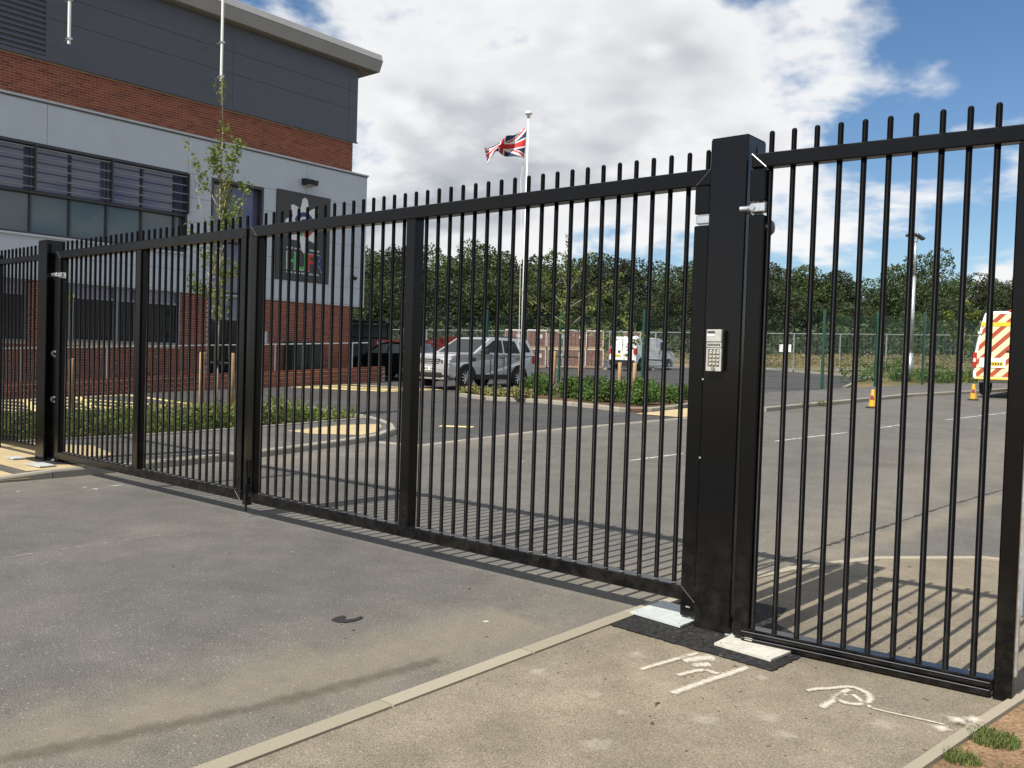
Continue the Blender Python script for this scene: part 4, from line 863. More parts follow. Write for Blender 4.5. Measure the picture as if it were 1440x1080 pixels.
def stake_pair(label, pts, hgt, bar_z, tree_xy, group=None):
    cx = sum(p[0] for p in pts)/len(pts); cy = sum(p[1] for p in pts)/len(pts); z = h(cy)+0.08
    t = thing('tree_stake', label, 'tree stake', (cx, cy, z), 0, group)
    for x, y in pts: mk('stake', fix(lathe([(0.055, z-0.2), (0.055, z+hgt-0.02), (0.045, z+hgt)], 9, 'z', (x, y, 0))), M['wood'], t, True, True)
    mk('tie', merge(tube((pts[0][0], pts[0][1], z+bar_z), (tree_xy[0], tree_xy[1], z+bar_z), 0.02, 6), tube((tree_xy[0], tree_xy[1], z+bar_z), (pts[1][0], pts[1][1], z+bar_z), 0.02, 6), bx(tree_xy[0]-0.05, tree_xy[0]+0.05, tree_xy[1]-0.05, tree_xy[1]+0.05, z+bar_z-0.04, z+bar_z+0.05)), M['rubber'], t)
    return t
T1 = (-12.87, 4.76)
young_tree('young_tree', 'tall thin young tree with upright limbs in the bed before the building', (*T1, h(4.76)+0.08), 6.7, 11,
           [(0.36, 0.62, 3.9, 1.25), (0.40, 0.72, 3.6, 2.5), (0.55, 0.28, 0.7, 1.6), (0.47, 0.32, 0.9, 0.9), (0.42, 0.5, 3.2, 0.5), (0.62, 0.3, 0.4, 1.0), (0.5, 0.25, 2.2, 1.2), (0.34, 0.5, 3.8, 0.35), (0.44, 0.45, 0.75, 1.5), (0.6, 0.5, 3.75, 0.9), (0.38, 0.35, 0.8, 0.4), (0.68, 0.22, 3.6, 0.6)], 2500, 0.072, None, M['leaf_young'], trunk_r=0.030, lean=(-0.12, 0.06), bare=0.3)
stake_pair('pair of round timber stakes with a black tie at the tall young tree', [(-13.10, 4.58), (-12.66, 4.95)], 1.05+0.25, 1.1, T1)
T2 = (-17.2, 3.6)
young_tree('young_tree', 'small leafy young tree seen between the left post and the stile', (*T2, h(3.6)), 3.4, 12, [(0.6, 0.2, 0.5, 0.5), (0.5, 0.25, 3.5, 0.4)], 420, 0.085, None, M['leaf_young'], trunk_r=0.025, bare=0.35)
stake_pair('timber stakes at the small young tree beside the hatched bay', [(-17.35, 3.45), (-17.0, 3.8)], 1.1, 0.95, T2)
T3 = (-12.5, 15.55)
young_tree('young_tree', 'spreading young tree on the island right of the flag pole', (*T3, h(15.55)+0.1), 4.7, 13,
           [(0.42, 1.35, 3.7, 0.95), (0.40, 1.2, 0.7, 1.1), (0.50, 0.95, 3.9, 1.3), (0.52, 1.5, 0.6, 1.0), (0.6, 0.6, 0.9, 1.2), (0.36, 0.9, 3.5, 0.3), (0.38, 1.1, 0.8, 0.2), (0.65, 0.5, 3.6, 0.9), (0.45, 0.8, 2.2, 0.8), (0.45, 0.9, 5.2, 0.7), (0.36, 1.5, 0.65, 0.0)], 1150, 0.085, None, M['leaf_young'], lean=(-0.05, 0), bare=0.38)
stake_pair('first pair of timber stakes on the island, right of the flag pole', [(-12.78, 15.35), (-12.15, 15.75)], 1.25, 1.1, T3)
T4 = (-10.6, 15.83)
young_tree('young_tree', 'thin young tree on the island in front of the small white van', (*T4, h(15.83)+0.1), 3.0, 14, [(0.45, 0.35, 0.7, 0.3), (0.6, 0.2, 3.8, 0.4)], 260, 0.085, None, M['leaf_young'], trunk_r=0.024, bare=0.4)
stake_pair('pair of pale timber stakes in front of the small white van', [(-10.78, 15.70), (-10.47, 15.96)], 0.98, 0.9, T4)

def hedge():
    q = random.Random(3); cl = []
    for i in range(520):
        x = -11.15-abs(q.gauss(0, 1.1)); y = q.uniform(-2.6, 6.85)
        if x < -14.4: continue
        hh = q.uniform(0.16, 0.31)*(0.55 if y > 5.9 else 1.0); cl.append((x, y, h(y)+0.09+hh*0.55, q.uniform(0.14, 0.24), q.uniform(0.14, 0.24), hh))
    for y, dz in ((5.0, 0.45), (5.3, 0.40), (5.25, 0.5), (2.6, 0.36), (3.4, 0.38)): cl.append((-11.5, y, h(y)+0.1+dz, 0.12, 0.12, 0.14))
    o = mk('hedge', leaf_vf(cl, 21000, 0.062, 5, 0.8, 0.5), M['leaf_hedge']); tag(o, 'low green hedge filling the bed behind the far leaf of the gate', 'hedge', None, 'stuff')
    cl = [(-11.2-random.uniform(0, 0.5), random.uniform(2.5, 5.6), 0, 0, 0, 0) for _ in range(30)]
    cl = [(x, y, h(y)+random.uniform(0.36, 0.5), 0.09, 0.09, 0.07) for x, y, *_ in cl]
    o = mk('hedge_shoots', leaf_vf(cl, 900, 0.055, 6, 0.8, 0.2), M['leaf_pale']); tag(o, 'pale new shoots on top of the low hedge', 'hedge', None, 'stuff')
hedge()
SH = [mesh_data('shrub_leaves', *leaf_vf([(math.cos(a)*r_, math.sin(a)*r_, z, 0.2, 0.2, 0.2) for a, r_, z in [(random.uniform(0, 6.28), random.uniform(0, 0.26), random.uniform(0.08, 0.32)) for _ in range(9)]], 1000, 0.06, 40+k, 0.9, 0.35), M['leaf_shrub']) for k in range(3)]
def shrub(x, y, k, s, label, group, me=None, seed=0):
    z = h(y)+0.09
    t = thing('shrub', label, 'shrub', (x, y, z), random.uniform(0, 6.28), group)
    c_ = place(me or SH[k % 3], 'leaves', t, (0, 0, 0), None, (s, s, s*random.uniform(0.85, 1.15)))
    mk('stems', merge(*[tube((0, 0, -0.02), (0.16*math.cos(a), 0.16*math.sin(a), 0.26), 0.008, 4) for a in (0.3, 1.7, 3.0, 4.4)]), M['bark'], t, False)
n_ = 0
for row, (y0, x0, x1, step) in enumerate(((14.5, -12.9, -8.7, 0.55), (15.3, -13.6, -8.6, 0.6), (16.3, -14.3, -8.7, 0.62))):
    x = x0
    while x < x1:
        if not (row == 0 and x < -12.3): shrub(x+random.uniform(-.1, .1), y0+random.uniform(-.2, .2)-0.16*(x+12)/4*(row == 0)*2, n_, random.uniform(0.9, 1.2), 'clipped bright green shrub on the bark island behind the gate', 'green shrubs on the island')
        x += step; n_ += 1
PA = mesh_data('pale_shrub_leaves', *leaf_vf([(math.cos(a)*r_, math.sin(a)*r_, z, 0.15, 0.15, 0.12) for a, r_, z in [(random.uniform(0, 6.28), random.uniform(0, 0.28), random.uniform(0.05, 0.2)) for _ in range(8)]], 520, 0.075, 47, 0.9, 0.3), M['leaf_pale'])
for i in range(9): shrub(-14.9+i*0.30, 14.15+random.uniform(-.15, .2)-0.05*i, 0, random.uniform(0.9, 1.15), 'pale yellowish low shrub at the end of the island by the silver car', 'pale shrubs by the silver car', PA)
rk_ = thing('boulder', 'pale boulder lying among the shrubs by the silver car', 'boulder', (-13.9, 14.7, h(14.7)+0.1))
def boulder():
    bm = bmesh.new(); bmesh.ops.create_icosphere(bm, subdivisions=2, radius=0.26); q = random.Random(8)
    for w_ in bm.verts: w_.co *= q.uniform(0.82, 1.1); w_.co.z *= 0.7
    mk('boulder_stone', bm_out(bm), M['kerb'], rk_, False)
boulder()
def grass_tuft(cx, cy, r_, n, seed, label):
    q = random.Random(seed); v, f = [], []; z0 = h(cy)+0.014
    for i in range(n):
        a = q.uniform(0, 6.28); rr = r_*math.sqrt(q.random()); x = cx+rr*math.cos(a); y = cy+rr*math.sin(a); l_ = q.uniform(0.010, 0.034); d = q.uniform(0, 6.28); b_ = q.uniform(0.3, 1.0)*l_; w_ = 0.0016
        ex, ey = math.cos(d)*b_, math.sin(d)*b_; px, py = -math.sin(d)*w_, math.cos(d)*w_; k = len(v)
        v += [(x-px, y-py, z0), (x+px, y+py, z0), (x+ex*0.5+px*0.8, y+ey*0.5+py*0.8, z0+l_*0.75), (x+ex*0.5-px*0.8, y+ey*0.5-py*0.8, z0+l_*0.75), (x+ex, y+ey, z0+l_)]; f += [(k, k+1, k+2, k+3), (k+3, k+2, k+4)]
    o = mk('grass_tuft', (v, f), M['grass']); tag(o, label, 'grass', None, 'stuff')
grass_tuft(1.68, -0.57, 0.10, 900, 1, 'green grass tuft on the soil at the lower right corner'); grass_tuft(1.63, -0.86, 0.07, 420, 2, 'sparse grass tuft at the bottom edge of the soil'); grass_tuft(1.93, -0.32, 0.05, 160, 3, 'small grass tuft at the right edge')
for i in range(14): grass_tuft(random.uniform(1.65, 2.4), random.uniform(-1.2, 0.4), 0.06, 36, 60+i, 'scattered grass blades on the dry soil')
def weeds(label, pts, n, size, mat, seed, hh):
    q = random.Random(seed); cl = []
    for (x, y, r_) in pts:
        for k in range(7): cl.append((x+q.uniform(-1, 1)*r_, y+q.uniform(-1, 1)*r_, h(y)+hh*q.uniform(0.2, 0.9), 0.3*r_+0.12, 0.3*r_+0.12, hh*0.4))
    o = mk('weeds', leaf_vf(cl, n, size, seed, 1.6, 0.3), mat); tag(o, label, 'weeds', None, 'stuff')
weeds('green weeds along the verge behind the green fence', [(-9.6+0.45*i, 36-0.1*i+random.uniform(-2, 2), 0.7) for i in range(9)], 2400, 0.11, M['leaf_hedge'], 31, 0.45)
weeds('tall green weed clumps by the lamp post', [(-9.3, 33.5, 0.6), (-8.2, 34.4, 0.7), (-7.2, 35.5, 0.8), (-10.8, 38, 0.8), (-6.5, 37.5, 0.9), (-9.7, 31.2, 0.5)], 1800, 0.12, M['leaf_shrub'], 32, 0.75)
weeds('dry brown weeds on the waste ground', [(random.uniform(-45, 2), random.uniform(52, 75), 1.6) for _ in range(140)], 26000, 0.13, M['drygrass'], 33, 0.5)
weeds('weeds at the foot of the temporary fence', [(random.uniform(-38, -14), random.uniform(46, 52), 0.9) for _ in range(26)], 5200, 0.12, M['drygrass'], 34, 0.45)
weeds('small weeds at the far kerb', [(-6.3, 17.3, 0.12), (-6.1, 18.2, 0.1)], 130, 0.06, M['grass'], 35, 0.12)

# the wood behind
def crown(seed, n, size, blobs, squash=1.0):
    q = random.Random(seed); cl = []
    for k in range(blobs):
        z = 0.16+0.84*(k+0.5)/blobs*0.93; w_ = (0.12+0.30*math.sin(math.pi*min(1, (z*0.93+0.06)))**0.8)*squash; a = q.uniform(0, 6.28); rr = w_*q.uniform(0.15, 0.95); b_ = q.uniform(0.085, 0.17)
        cl.append((math.cos(a)*rr, math.sin(a)*rr, z, b_*1.1, b_*1.1, b_*0.8))
    return leaf_vf(cl, n, size, seed, 0.9, 0.62)
CR = [mesh_data('crown', *crown(100+k, 7500, 0.025, 24), M['leaf_wood']) for k in range(4)]+[mesh_data('crown', *crown(110+k, 7500, 0.025, 24), M['leaf_wood2']) for k in range(2)]
TRK = mesh_data('trunk', *fix(merge(tube((0, 0, -0.05), (0.01, 0, 0.45), 0.022, 7, 0.013), tube((0.01, 0, 0.4), (0.12, 0.05, 0.7), 0.01, 5, 0.004), tube((0.0, 0, 0.35), (-0.11, -0.06, 0.68), 0.01, 5, 0.004))), M['bark'])
def wood_tree(x, y, H, k, label, group, wid=1.0):
    t = thing('wood_tree', label, 'tree', (x, y, h(y)-0.1), random.uniform(0, 6.28), group)
    place(CR[k], 'crown', t, (0, 0, 0), None, (H*wid, H*wid, H)); place(TRK, 'trunk', t, (0, 0, 0), None, (H, H, H))
def ray_ground(px, depth):
    d = cf+cr*((px-720)/1234.7); return CAM+d*depth
TOP = [(430, 362), (515, 350), (545, 362), (575, 358), (605, 352), (640, 366), (665, 352), (690, 350), (720, 366), (745, 372), (775, 368), (800, 362), (830, 374), (860, 370), (890, 378), (915, 372), (940, 362), (965, 364), (1000, 366), (1040, 370), (1085, 366), (1120, 384), (1150, 380), (1185, 394), (1210, 398), (1240, 402), (1262, 402), (1285, 400), (1310, 396), (1335, 392), (1370, 390), (1400, 398), (1440, 402), (1500, 398)]
def top_at(px):
    for (a, ya), (b, yb) in zip(TOP, TOP[1:]):
        if a <= px <= b: return ya+(yb-ya)*(px-a)/(b-a)
    return 400
px = 440; k = 0
while px < 1500:
    dep = random.uniform(98, 112); p = ray_ground(px, dep); hor = 504.7+(px-720)*0.0318
    H = (hor-top_at(px)+random.uniform(-3, 5))*dep/1234.7+CAM.z-h(p.y)
    wood_tree(p.x, p.y, H*random.uniform(0.93, 1.06), random.choice((0, 1, 2, 3, 4, 5)), 'dark leafy tree in the back row of the wood behind the site', 'back row of the wood', random.uniform(0.85, 1.2)); px += random.uniform(17, 25)
px = 430
while px < 1500:
    dep = random.uniform(84, 96); p = ray_ground(px, dep); hor = 504.7+(px-720)*0.0318
    H = (hor-top_at(px))*random.uniform(0.55, 0.8)*dep/1234.7+CAM.z-h(p.y)
    wood_tree(p.x, p.y, H, random.choice((0, 1, 2, 4, 5)), 'lower leafy tree in the front row of the wood behind the site', 'front row of the wood', random.uniform(1.2, 1.7)); px += random.uniform(20, 30)
for px_, ty_, wd_, k_, lab_ in ((1244, 374, 0.95, 1, 'rounded dark tree rising above the wood left of the lamp column'), (1293, 350, 0.85, 3, 'tallest dark tree of the wood right behind the lamp column')):
    p = ray_ground(px_, 97); hor = 504.7+(px_-720)*0.0318; wood_tree(p.x, p.y, (hor-ty_)*97/1234.7+CAM.z-h(p.y), k_, lab_, None, wd_)
def undergrowth():
    q = random.Random(21); cl = []
    for i in range(240):
        p = ray_ground(q.uniform(430, 1500), q.uniform(76, 84)); s_ = q.uniform(0.8, 1.6); cl.append((p.x, p.y, h(p.y)+q.uniform(0.2, 2.2), s_*1.4, s_*1.4, s_))
    tag(mk('undergrowth', leaf_vf(cl, 15000, 0.42, 22, 0.9, 0.4), M['leaf_wood']), 'dark undergrowth along the foot of the wood', 'undergrowth', None, 'stuff')
undergrowth()
p = ray_ground(1352, 40); young_tree('young_tree', 'yellow-green young tree left of the chevron van', (p.x, p.y, h(p.y)), 4.3, 15, [(0.35, 0.8, 0.7, 1.0), (0.35, 0.8, 3.8, 0.9), (0.5, 0.6, 0.9, 0.9), (0.5, 0.7, 3.6, 0.8), (0.45, 0.6, 2.0, 0.6), (0.6, 0.4, 5.0, 0.8)], 900, 0.17, None, M['leaf_young'], bare=0.3)

# ------------------------------------------------------------------ flag pole and flag
FP = Vector((-14.12, 15.5, h(15.5)+0.09))
fp = thing('flag_pole', 'tall white flag pole on the island behind the double gate', 'flag pole', FP)
mk('pole', tube(FP, FP+Vector((-0.03, 0.02, 8.1)), 0.036, 12, 0.022), M['white'], fp, True, True)
mk('finial', fix(lathe([(0.045, 8.08), (0.05, 8.16), (0.10, 8.18), (0.11, 8.22), (0.05, 8.27), (0.005, 8.28)], 14, 'z', (FP.x-0.03, FP.y+0.02, FP.z))), M['white'], fp, True, True)
mk('halyard', path_tube([(FP.x-0.10, FP.y-0.04, FP.z+6.9), (FP.x-0.16, FP.y-0.09, FP.z+6.3), (FP.x-0.12, FP.y-0.06, FP.z+5.2), (FP.x-0.08, FP.y-0.03, FP.z+1.3)], 0.008, 5), M['white'], fp)
def flag():
    hx = Vector((FP.x-0.05, FP.y-0.02, FP.z+7.82)); NU, NV = 66, 36
    sd = Vector((-cr.x, -cr.y, 0)).normalized(); od = Vector((-cf.x, -cf.y, 0)).normalized()
    top = [(0, 0, 0), (0.325, -0.25, 0.06), (0.58, -0.36, 0.22), (0.79, -0.49, -0.02), (1.08, -0.59, -0.16), (1.22, -0.68, 0.10)]
    bot = [(0.05, -0.93, 0), (0.30, -0.915, 0.10), (0.62, -0.87, -0.05), (0.85, -0.77, 0.12), (0.98, -0.92, 0.02), (1.12, -1.14, 0.12)]
    def cur(T, u):
        x = u*(len(T)-1); i = min(int(x), len(T)-2); f_ = x-i; P = [Vector(T[max(0, min(len(T)-1, i+k))]) for k in (-1, 0, 1, 2)]
        return 0.5*((2*P[1])+(P[2]-P[0])*f_+(2*P[0]-5*P[1]+4*P[2]-P[3])*f_*f_+(3*P[1]-P[0]-3*P[2]+P[3])*f_**3)
    v = []
    for i in range(NU+1):
        u = i/NU; a = cur(top, u); b = cur(bot, u)
        for j in range(NV+1):
            w = j/NV; p = b.lerp(a, w); fold = 0.11*math.sin(math.pi*2*(1.6*u+0.55*w))*u**0.5
            v.append(tuple(hx+sd*p.x+Vector((0, 0, p.y))+od*(p.z+fold)))
    f, mats = [], []
    for i in range(NU):
        for j in range(NV):
            f.append((i*(NV+1)+j, (i+1)*(NV+1)+j, (i+1)*(NV+1)+j+1, i*(NV+1)+j+1))
            x = ((i+0.5)/NU)*60; y = ((j+0.5)/NV)*30; cx, cy = x-30, y-15
            m_ = 0; d1 = abs(cx*0.4472-cy*0.8944); d2 = abs(cx*0.4472+cy*0.8944); s1 = cx*0.4472-cy*0.8944; s2 = cx*0.4472+cy*0.8944
            if min(d1, d2) < 3: m_ = 2
            if (0 < s1*(1 if cx > 0 else -1) < 2) and cx*cy > 0: m_ = 1
            if (0 < s2*(1 if cx < 0 else -1) < 2) and cx*cy < 0: m_ = 1
            if abs(cx) < 5 or abs(cy) < 5: m_ = 2
            if abs(cx) < 3 or abs(cy) < 3: m_ = 1
            mats.append(m_)
    g = hx; me = mesh_data('flag', [(p[0]-g.x, p[1]-g.y, p[2]-g.z) for p in v], f, [M['flagblue'], M['flagred'], M['flagwhite']], True); me.polygons.foreach_set('material_index', mats)
    o = place(me, 'flag', None, g); o.modifiers.new('cloth', 'SOLIDIFY').thickness = 0.004
    tag(o, 'union flag furling in the wind at the top of the white pole', 'flag')
flag()

# ------------------------------------------------------------------ lamp column, cones
LP = Vector((-8.53, 34.35, h(34.35)))
lp = thing('lamp_post', 'galvanised lamp column with a twin head at the right, behind the small gate', 'lamp post', LP)
mk('column', merge(tube(LP, LP+Vector((0, 0, 1.2)), 0.105, 12), tube(LP+Vector((0, 0, 1.2)), LP+Vector((0, 0, 4.4)), 0.075, 12, 0.07), tube(LP+Vector((0, 0, 4.4)), LP+Vector((0, 0, 6.0)), 0.045, 10)), M['galv'], lp, True, True)
for ox, oz, tl in ((-0.20, 6.12, 0.10), (0.16, 6.05, -0.55)):
    vv, ff = bx(-0.20, 0.20, -0.13, 0.13, -0.05, 0.07, 0.03); rot_ = Matrix.Rotation(tl, 3, 'Y'); sd_ = Vector((cr.x, cr.y, 0)).normalized()
    ang_ = Matrix.Rotation(math.atan2(sd_.y, sd_.x), 3, 'Z')
    mk('lamp_head', ([tuple(LP+ang_ @ (rot_.transposed() @ Vector(q)+Vector((ox, 0, oz)))) for q in vv], ff), M['darkmetal'], lp)
mk('collar', bx(LP.x-0.07, LP.x+0.07, LP.y-0.07, LP.y+0.07, LP.z+5.85, LP.z+6.05, 0.01), M['galv'], lp)
for x, y, lab in ((-4.97, 18.6, 'yellow no-waiting cone standing alone at the far kerb'), (-3.80, 23.9, 'yellow no-waiting cone beside the back of the chevron van')):
    z = h(y)+0.006; c_ = thing('traffic_cone', lab, 'traffic cone', (x, y, z))
    mk('cone_base', bx(x-0.135, x+0.135, y-0.135, y+0.135, z, z+0.03, 0.008), M['rubber'], c_)
    mk('cone_body', fix(lathe([(0.105, z+0.03), (0.098, z+0.06), (0.042, z+0.46), (0.032, z+0.475)], 16, 'z', (x, y, 0))), M['cone'], c_, True, True)
    for a, (r0, r1), mt in (('roundel_rim', (0.0, 0.054), 'conered'), ('roundel', (0.0, 0.036), 'coneblue')):
        yy = y-0.086-(0.004 if a == 'roundel' else 0); mk(a, lathe([(r1, yy), (r1, yy+0.004)], 14, 'y', (x+0.004, 0, z+0.27)), M[mt], c_)

# ------------------------------------------------------------------ vehicles (local frame: x forward, y left, z up)
def solid(profile, hw, inset=0.0):
    """side outline (x, z) swept to half width hw(x, z)"""
    n = len(profile); v = [(x, hw(x, z), z) for x, z in profile]+[(x, -hw(x, z), z) for x, z in profile]
    f = [tuple(range(n)), tuple(range(2*n-1, n-1, -1))]+[(i, n+i, n+(i+1) % n, (i+1) % n) for i in range(n)]
    return fix((v, f))
def rounded(vf, w, seg=2):
    bm = bmesh.new(); vs = [bm.verts.new(p) for p in vf[0]]
    for q in vf[1]: bm.faces.new([vs[i] for i in q])
    bmesh.ops.recalc_face_normals(bm, faces=bm.faces[:])
    ed = [e for e in bm.edges if len(e.link_faces) == 2 and e.calc_face_angle(0) > 0.5 and any(len(fc.verts) > 6 for fc in e.link_faces)]
    bmesh.ops.bevel(bm, geom=ed, offset=w, segments=seg, affect='EDGES', clamp_overlap=True); return bm_out(bm)
def arch(xc, r, zb, n=9): return [(xc+r*math.cos(math.pi*i/n), max(zb, 0.36+r*math.sin(math.pi*i/n)) if 0 < i < n else zb) for i in range(n+1)]
def side_poly(name, pts, hw, mat, t, off=0.012, both=True, th=0.01):
    for s in ((1, -1) if both else (1,)):
        n = len(pts); v = [(x, s*(hw(x, z)+off), z) for x, z in pts]+[(x, s*(hw(x, z)-th), z) for x, z in pts]
        mk(name, fix((v, [tuple(range(n)), tuple(range(2*n-1, n-1, -1))]+[(i, n+i, n+(i+1) % n, (i+1) % n) for i in range(n)])), mat, t, False)
def wheel(t, x, y, r, w=0.22, spokes=10):
    s = 1 if y > 0 else -1
    W_ = mk('wheel', fix(lathe([(r*0.62, -w/2), (r*0.93, -w/2), (r, -w*0.36), (r, w*0.36), (r*0.93, w/2), (r*0.62, w/2)], 26, 'y', (x, y, r), False)), M['tyre'], t, False, True)
    yo = y+s*w*0.40
    parts = [lathe([(r*0.66, yo-0.02), (r*0.66, yo+0.02*1)], 22, 'y', (x, 0, r))]
    mk('rim_well', fix(lathe([(r*0.63, y-w*0.3), (r*0.63, y+s*w*0.22)], 20, 'y', (x, 0, r))), M['rubber'], W_, False)
    sp = []
    for k in range(spokes):
        a = 2*math.pi*k/spokes; sp.append(tube((x+0.05*math.cos(a), yo, r+0.05*math.sin(a)), (x+r*0.64*math.cos(a), yo, r+r*0.64*math.sin(a)), 0.022, 5, 0.016))
    sp.append(lathe([(0.07, yo-0.03), (0.07, yo+0.02)], 12, 'y', (x, 0, r)))
    for k in range(22):
        a = 2*math.pi*k/22; b = 2*math.pi*(k+1)/22; sp.append(tube((x+r*0.65*math.cos(a), yo, r+r*0.65*math.sin(a)), (x+r*0.65*math.cos(b), yo, r+r*0.65*math.sin(b)), 0.014, 5))
    mk('rim', fix(merge(*sp)), M['alloy'], W_, False)
def suv():
    z = h(17.6); t = thing('parked_suv', 'silver four wheel drive car parked nose towards the gate behind the bars', 'car', (-17.92, 17.62, z), -math.pi/2)
    m_ = lambda n, vf, mt, p=t, sm=False: mk(n, vf, mt, p, False, sm)
    hw = lambda x, z_: 0.93-0.05*max(0, (0.6-z_))-(0.24*(z_-1.06) if z_ > 1.06 else 0)-0.10*max(0, abs(x)-1.75)**1.3*1.6
    body = [(2.20, 0.42), (2.22, 0.62), (2.17, 0.82), (2.08, 1.02), (1.80, 1.09), (1.10, 1.14), (0.98, 1.16), (-2.08, 1.16), (-2.18, 0.95), (-2.22, 0.60), (-2.16, 0.36)]
    low = [(-1.86, 0.34)]+[( -1.28-0.43*math.cos(math.pi*i/8), 0.34+0.44*math.sin(math.pi*i/8)) for i in range(0, 9)]+[(-0.80, 0.32), (0.90, 0.32)]+[(1.38-0.43*math.cos(math.pi*i/8), 0.34+0.44*math.sin(math.pi*i/8)) for i in range(0, 9)]+[(1.95, 0.34)]
    m_('body', rounded(solid(body+low, hw), 0.035), M['silver'])
    gh = [(1.02, 1.13), (0.12, 1.66), (-0.30, 1.715), (-1.65, 1.70), (-1.86, 1.66), (-2.12, 1.13)]
    m_('cabin', rounded(solid(gh, lambda x, z_: hw(0, z_)-0.005), 0.03), M['silver'])
    hg = lambda x, z_: hw(0, z_)-0.005
    side_poly('front_door_window', [(0.72, 1.20), (-0.02, 1.60), (-0.42, 1.62), (-0.42, 1.19)], hg, M['glassd'], t)
    side_poly('rear_door_window', [(-0.50, 1.19), (-0.50, 1.62), (-1.12, 1.61), (-1.32, 1.20)], hg, M['glassd'], t)
    side_poly('quarter_window', [(-1.50, 1.24), (-1.36, 1.58), (-1.74, 1.57), (-1.92, 1.26)], hg, M['glassd'], t)
    def slope(x): return 1.13+(1.02-x)*(0.53/0.90)
    m_('windscreen', fix(([(0.96, y, slope(0.96)+0.012) for y in (-0.80, 0.80)]+[(0.18, y, slope(0.18)+0.012) for y in (0.70, -0.70)]+[(0.96, y, slope(0.96)-0.01) for y in (-0.80, 0.80)]+[(0.18, y, slope(0.18)-0.01) for y in (0.70, -0.70)], [(0, 1, 2, 3), (7, 6, 5, 4), (0, 4, 5, 1), (1, 5, 6, 2), (2, 6, 7, 3), (3, 7, 4, 0)])), M['glassd'])
    side_poly('sill_cladding', [(-0.84, 0.29), (0.94, 0.29), (0.94, 0.46), (-0.84, 0.46)], hw, M['trim'], t, 0.012)
    for xc in (1.38, -1.28): side_poly('arch_liner', [(xc+r_*math.cos(math.pi*i/10), 0.34+r_*math.sin(math.pi*i/10)) for r_, rng in ((0.455, range(0, 11)), (0.40, range(10, -1, -1))) for i in rng], hw, M['trim'], t, 0.008)
    m_('front_bumper', bx(2.10, 2.245, -0.62, 0.62, 0.36, 0.50, 0.03), M['trim']); m_('lower_lip', bx(2.06, 2.19, -0.78, 0.78, 0.27, 0.355, 0.02), M['silver'])
    g_ = m_('grille', bx(2.12, 2.185, -0.46, 0.46, 0.76, 0.93, 0.01), M['trim'])
    for k in range(2): m_('grille_bar', bx(2.18, 2.20, -0.45, 0.45, 0.795+k*0.065, 0.825+k*0.065), M['silver'], g_)
    for s in (-1, 1):
        hl = m_('headlight', bx(1.93, 2.185, min(s*0.48, s*0.885), max(s*0.48, s*0.885), 0.75, 0.95, 0.03), M['lampglass']); m_('lamp_bulb', merge(*[lathe([(0.07, 2.18), (0.07, 2.192)], 12, 'x', (0, s*yy, 0.85)) for yy in (0.58, 0.76)]), M['alloy'], hl)
        m_('fog_light', lathe([(0.06, 2.10), (0.06, 2.19)], 12, 'x', (0, s*0.66, 0.55)), M['trim'])
        mm = m_('door_mirror', bx(0.52, 0.66, s*0.93-0.0 if s > 0 else s*0.93-0.22, s*0.93+0.22 if s > 0 else s*0.93, 1.12, 1.30, 0.03), M['trim'])
        m_('side_vent', bx(0.98, 1.12, min(s*0.925, s*0.945), max(s*0.925, s*0.945), 0.88, 1.0, 0.004), M['trim'])
        for x in (-0.34, -1.22): m_('door_handle', bx(x-0.10, x+0.08, min(s*0.92, s*0.965), max(s*0.92, s*0.965), 1.0, 1.035, 0.006), M['trim'])
        m_('tail_light', bx(-2.17, -2.03, min(s*0.74, s*0.90), max(s*0.74, s*0.90), 0.85, 1.15, 0.02), M['redlamp'])
        m_('roof_rail', tube((0.0, s*0.66, 1.74), (-1.6, s*0.66, 1.745), 0.018, 6), M['trim'])
        for x in (0.22, -0.46): m_('door_gap', bx(x-0.006, x+0.006, min(s*0.915, s*0.936), max(s*0.915, s*0.936), 0.46, 1.15), M['trim'])
    np_ = m_('number_plate', bx(2.222, 2.236, -0.26, 0.26, 0.56, 0.67), M['white'])
    for i in range(7):
        if i != 4: m_('plate_character', bx(2.236, 2.2375, -0.21+i*0.062, -0.17+i*0.062, 0.58, 0.65), M['platemark'], np_)
    m_('roof_aerial', lathe([(0.04, 1.70), (0.05, 1.76), (0.03, 1.82)], 10, 'z', (-1.3, 0.0, 0)), M['trim'])
    for x in (1.38, -1.28):
        for y in (0.82, -0.82): wheel(t, x, y, 0.36)
suv()
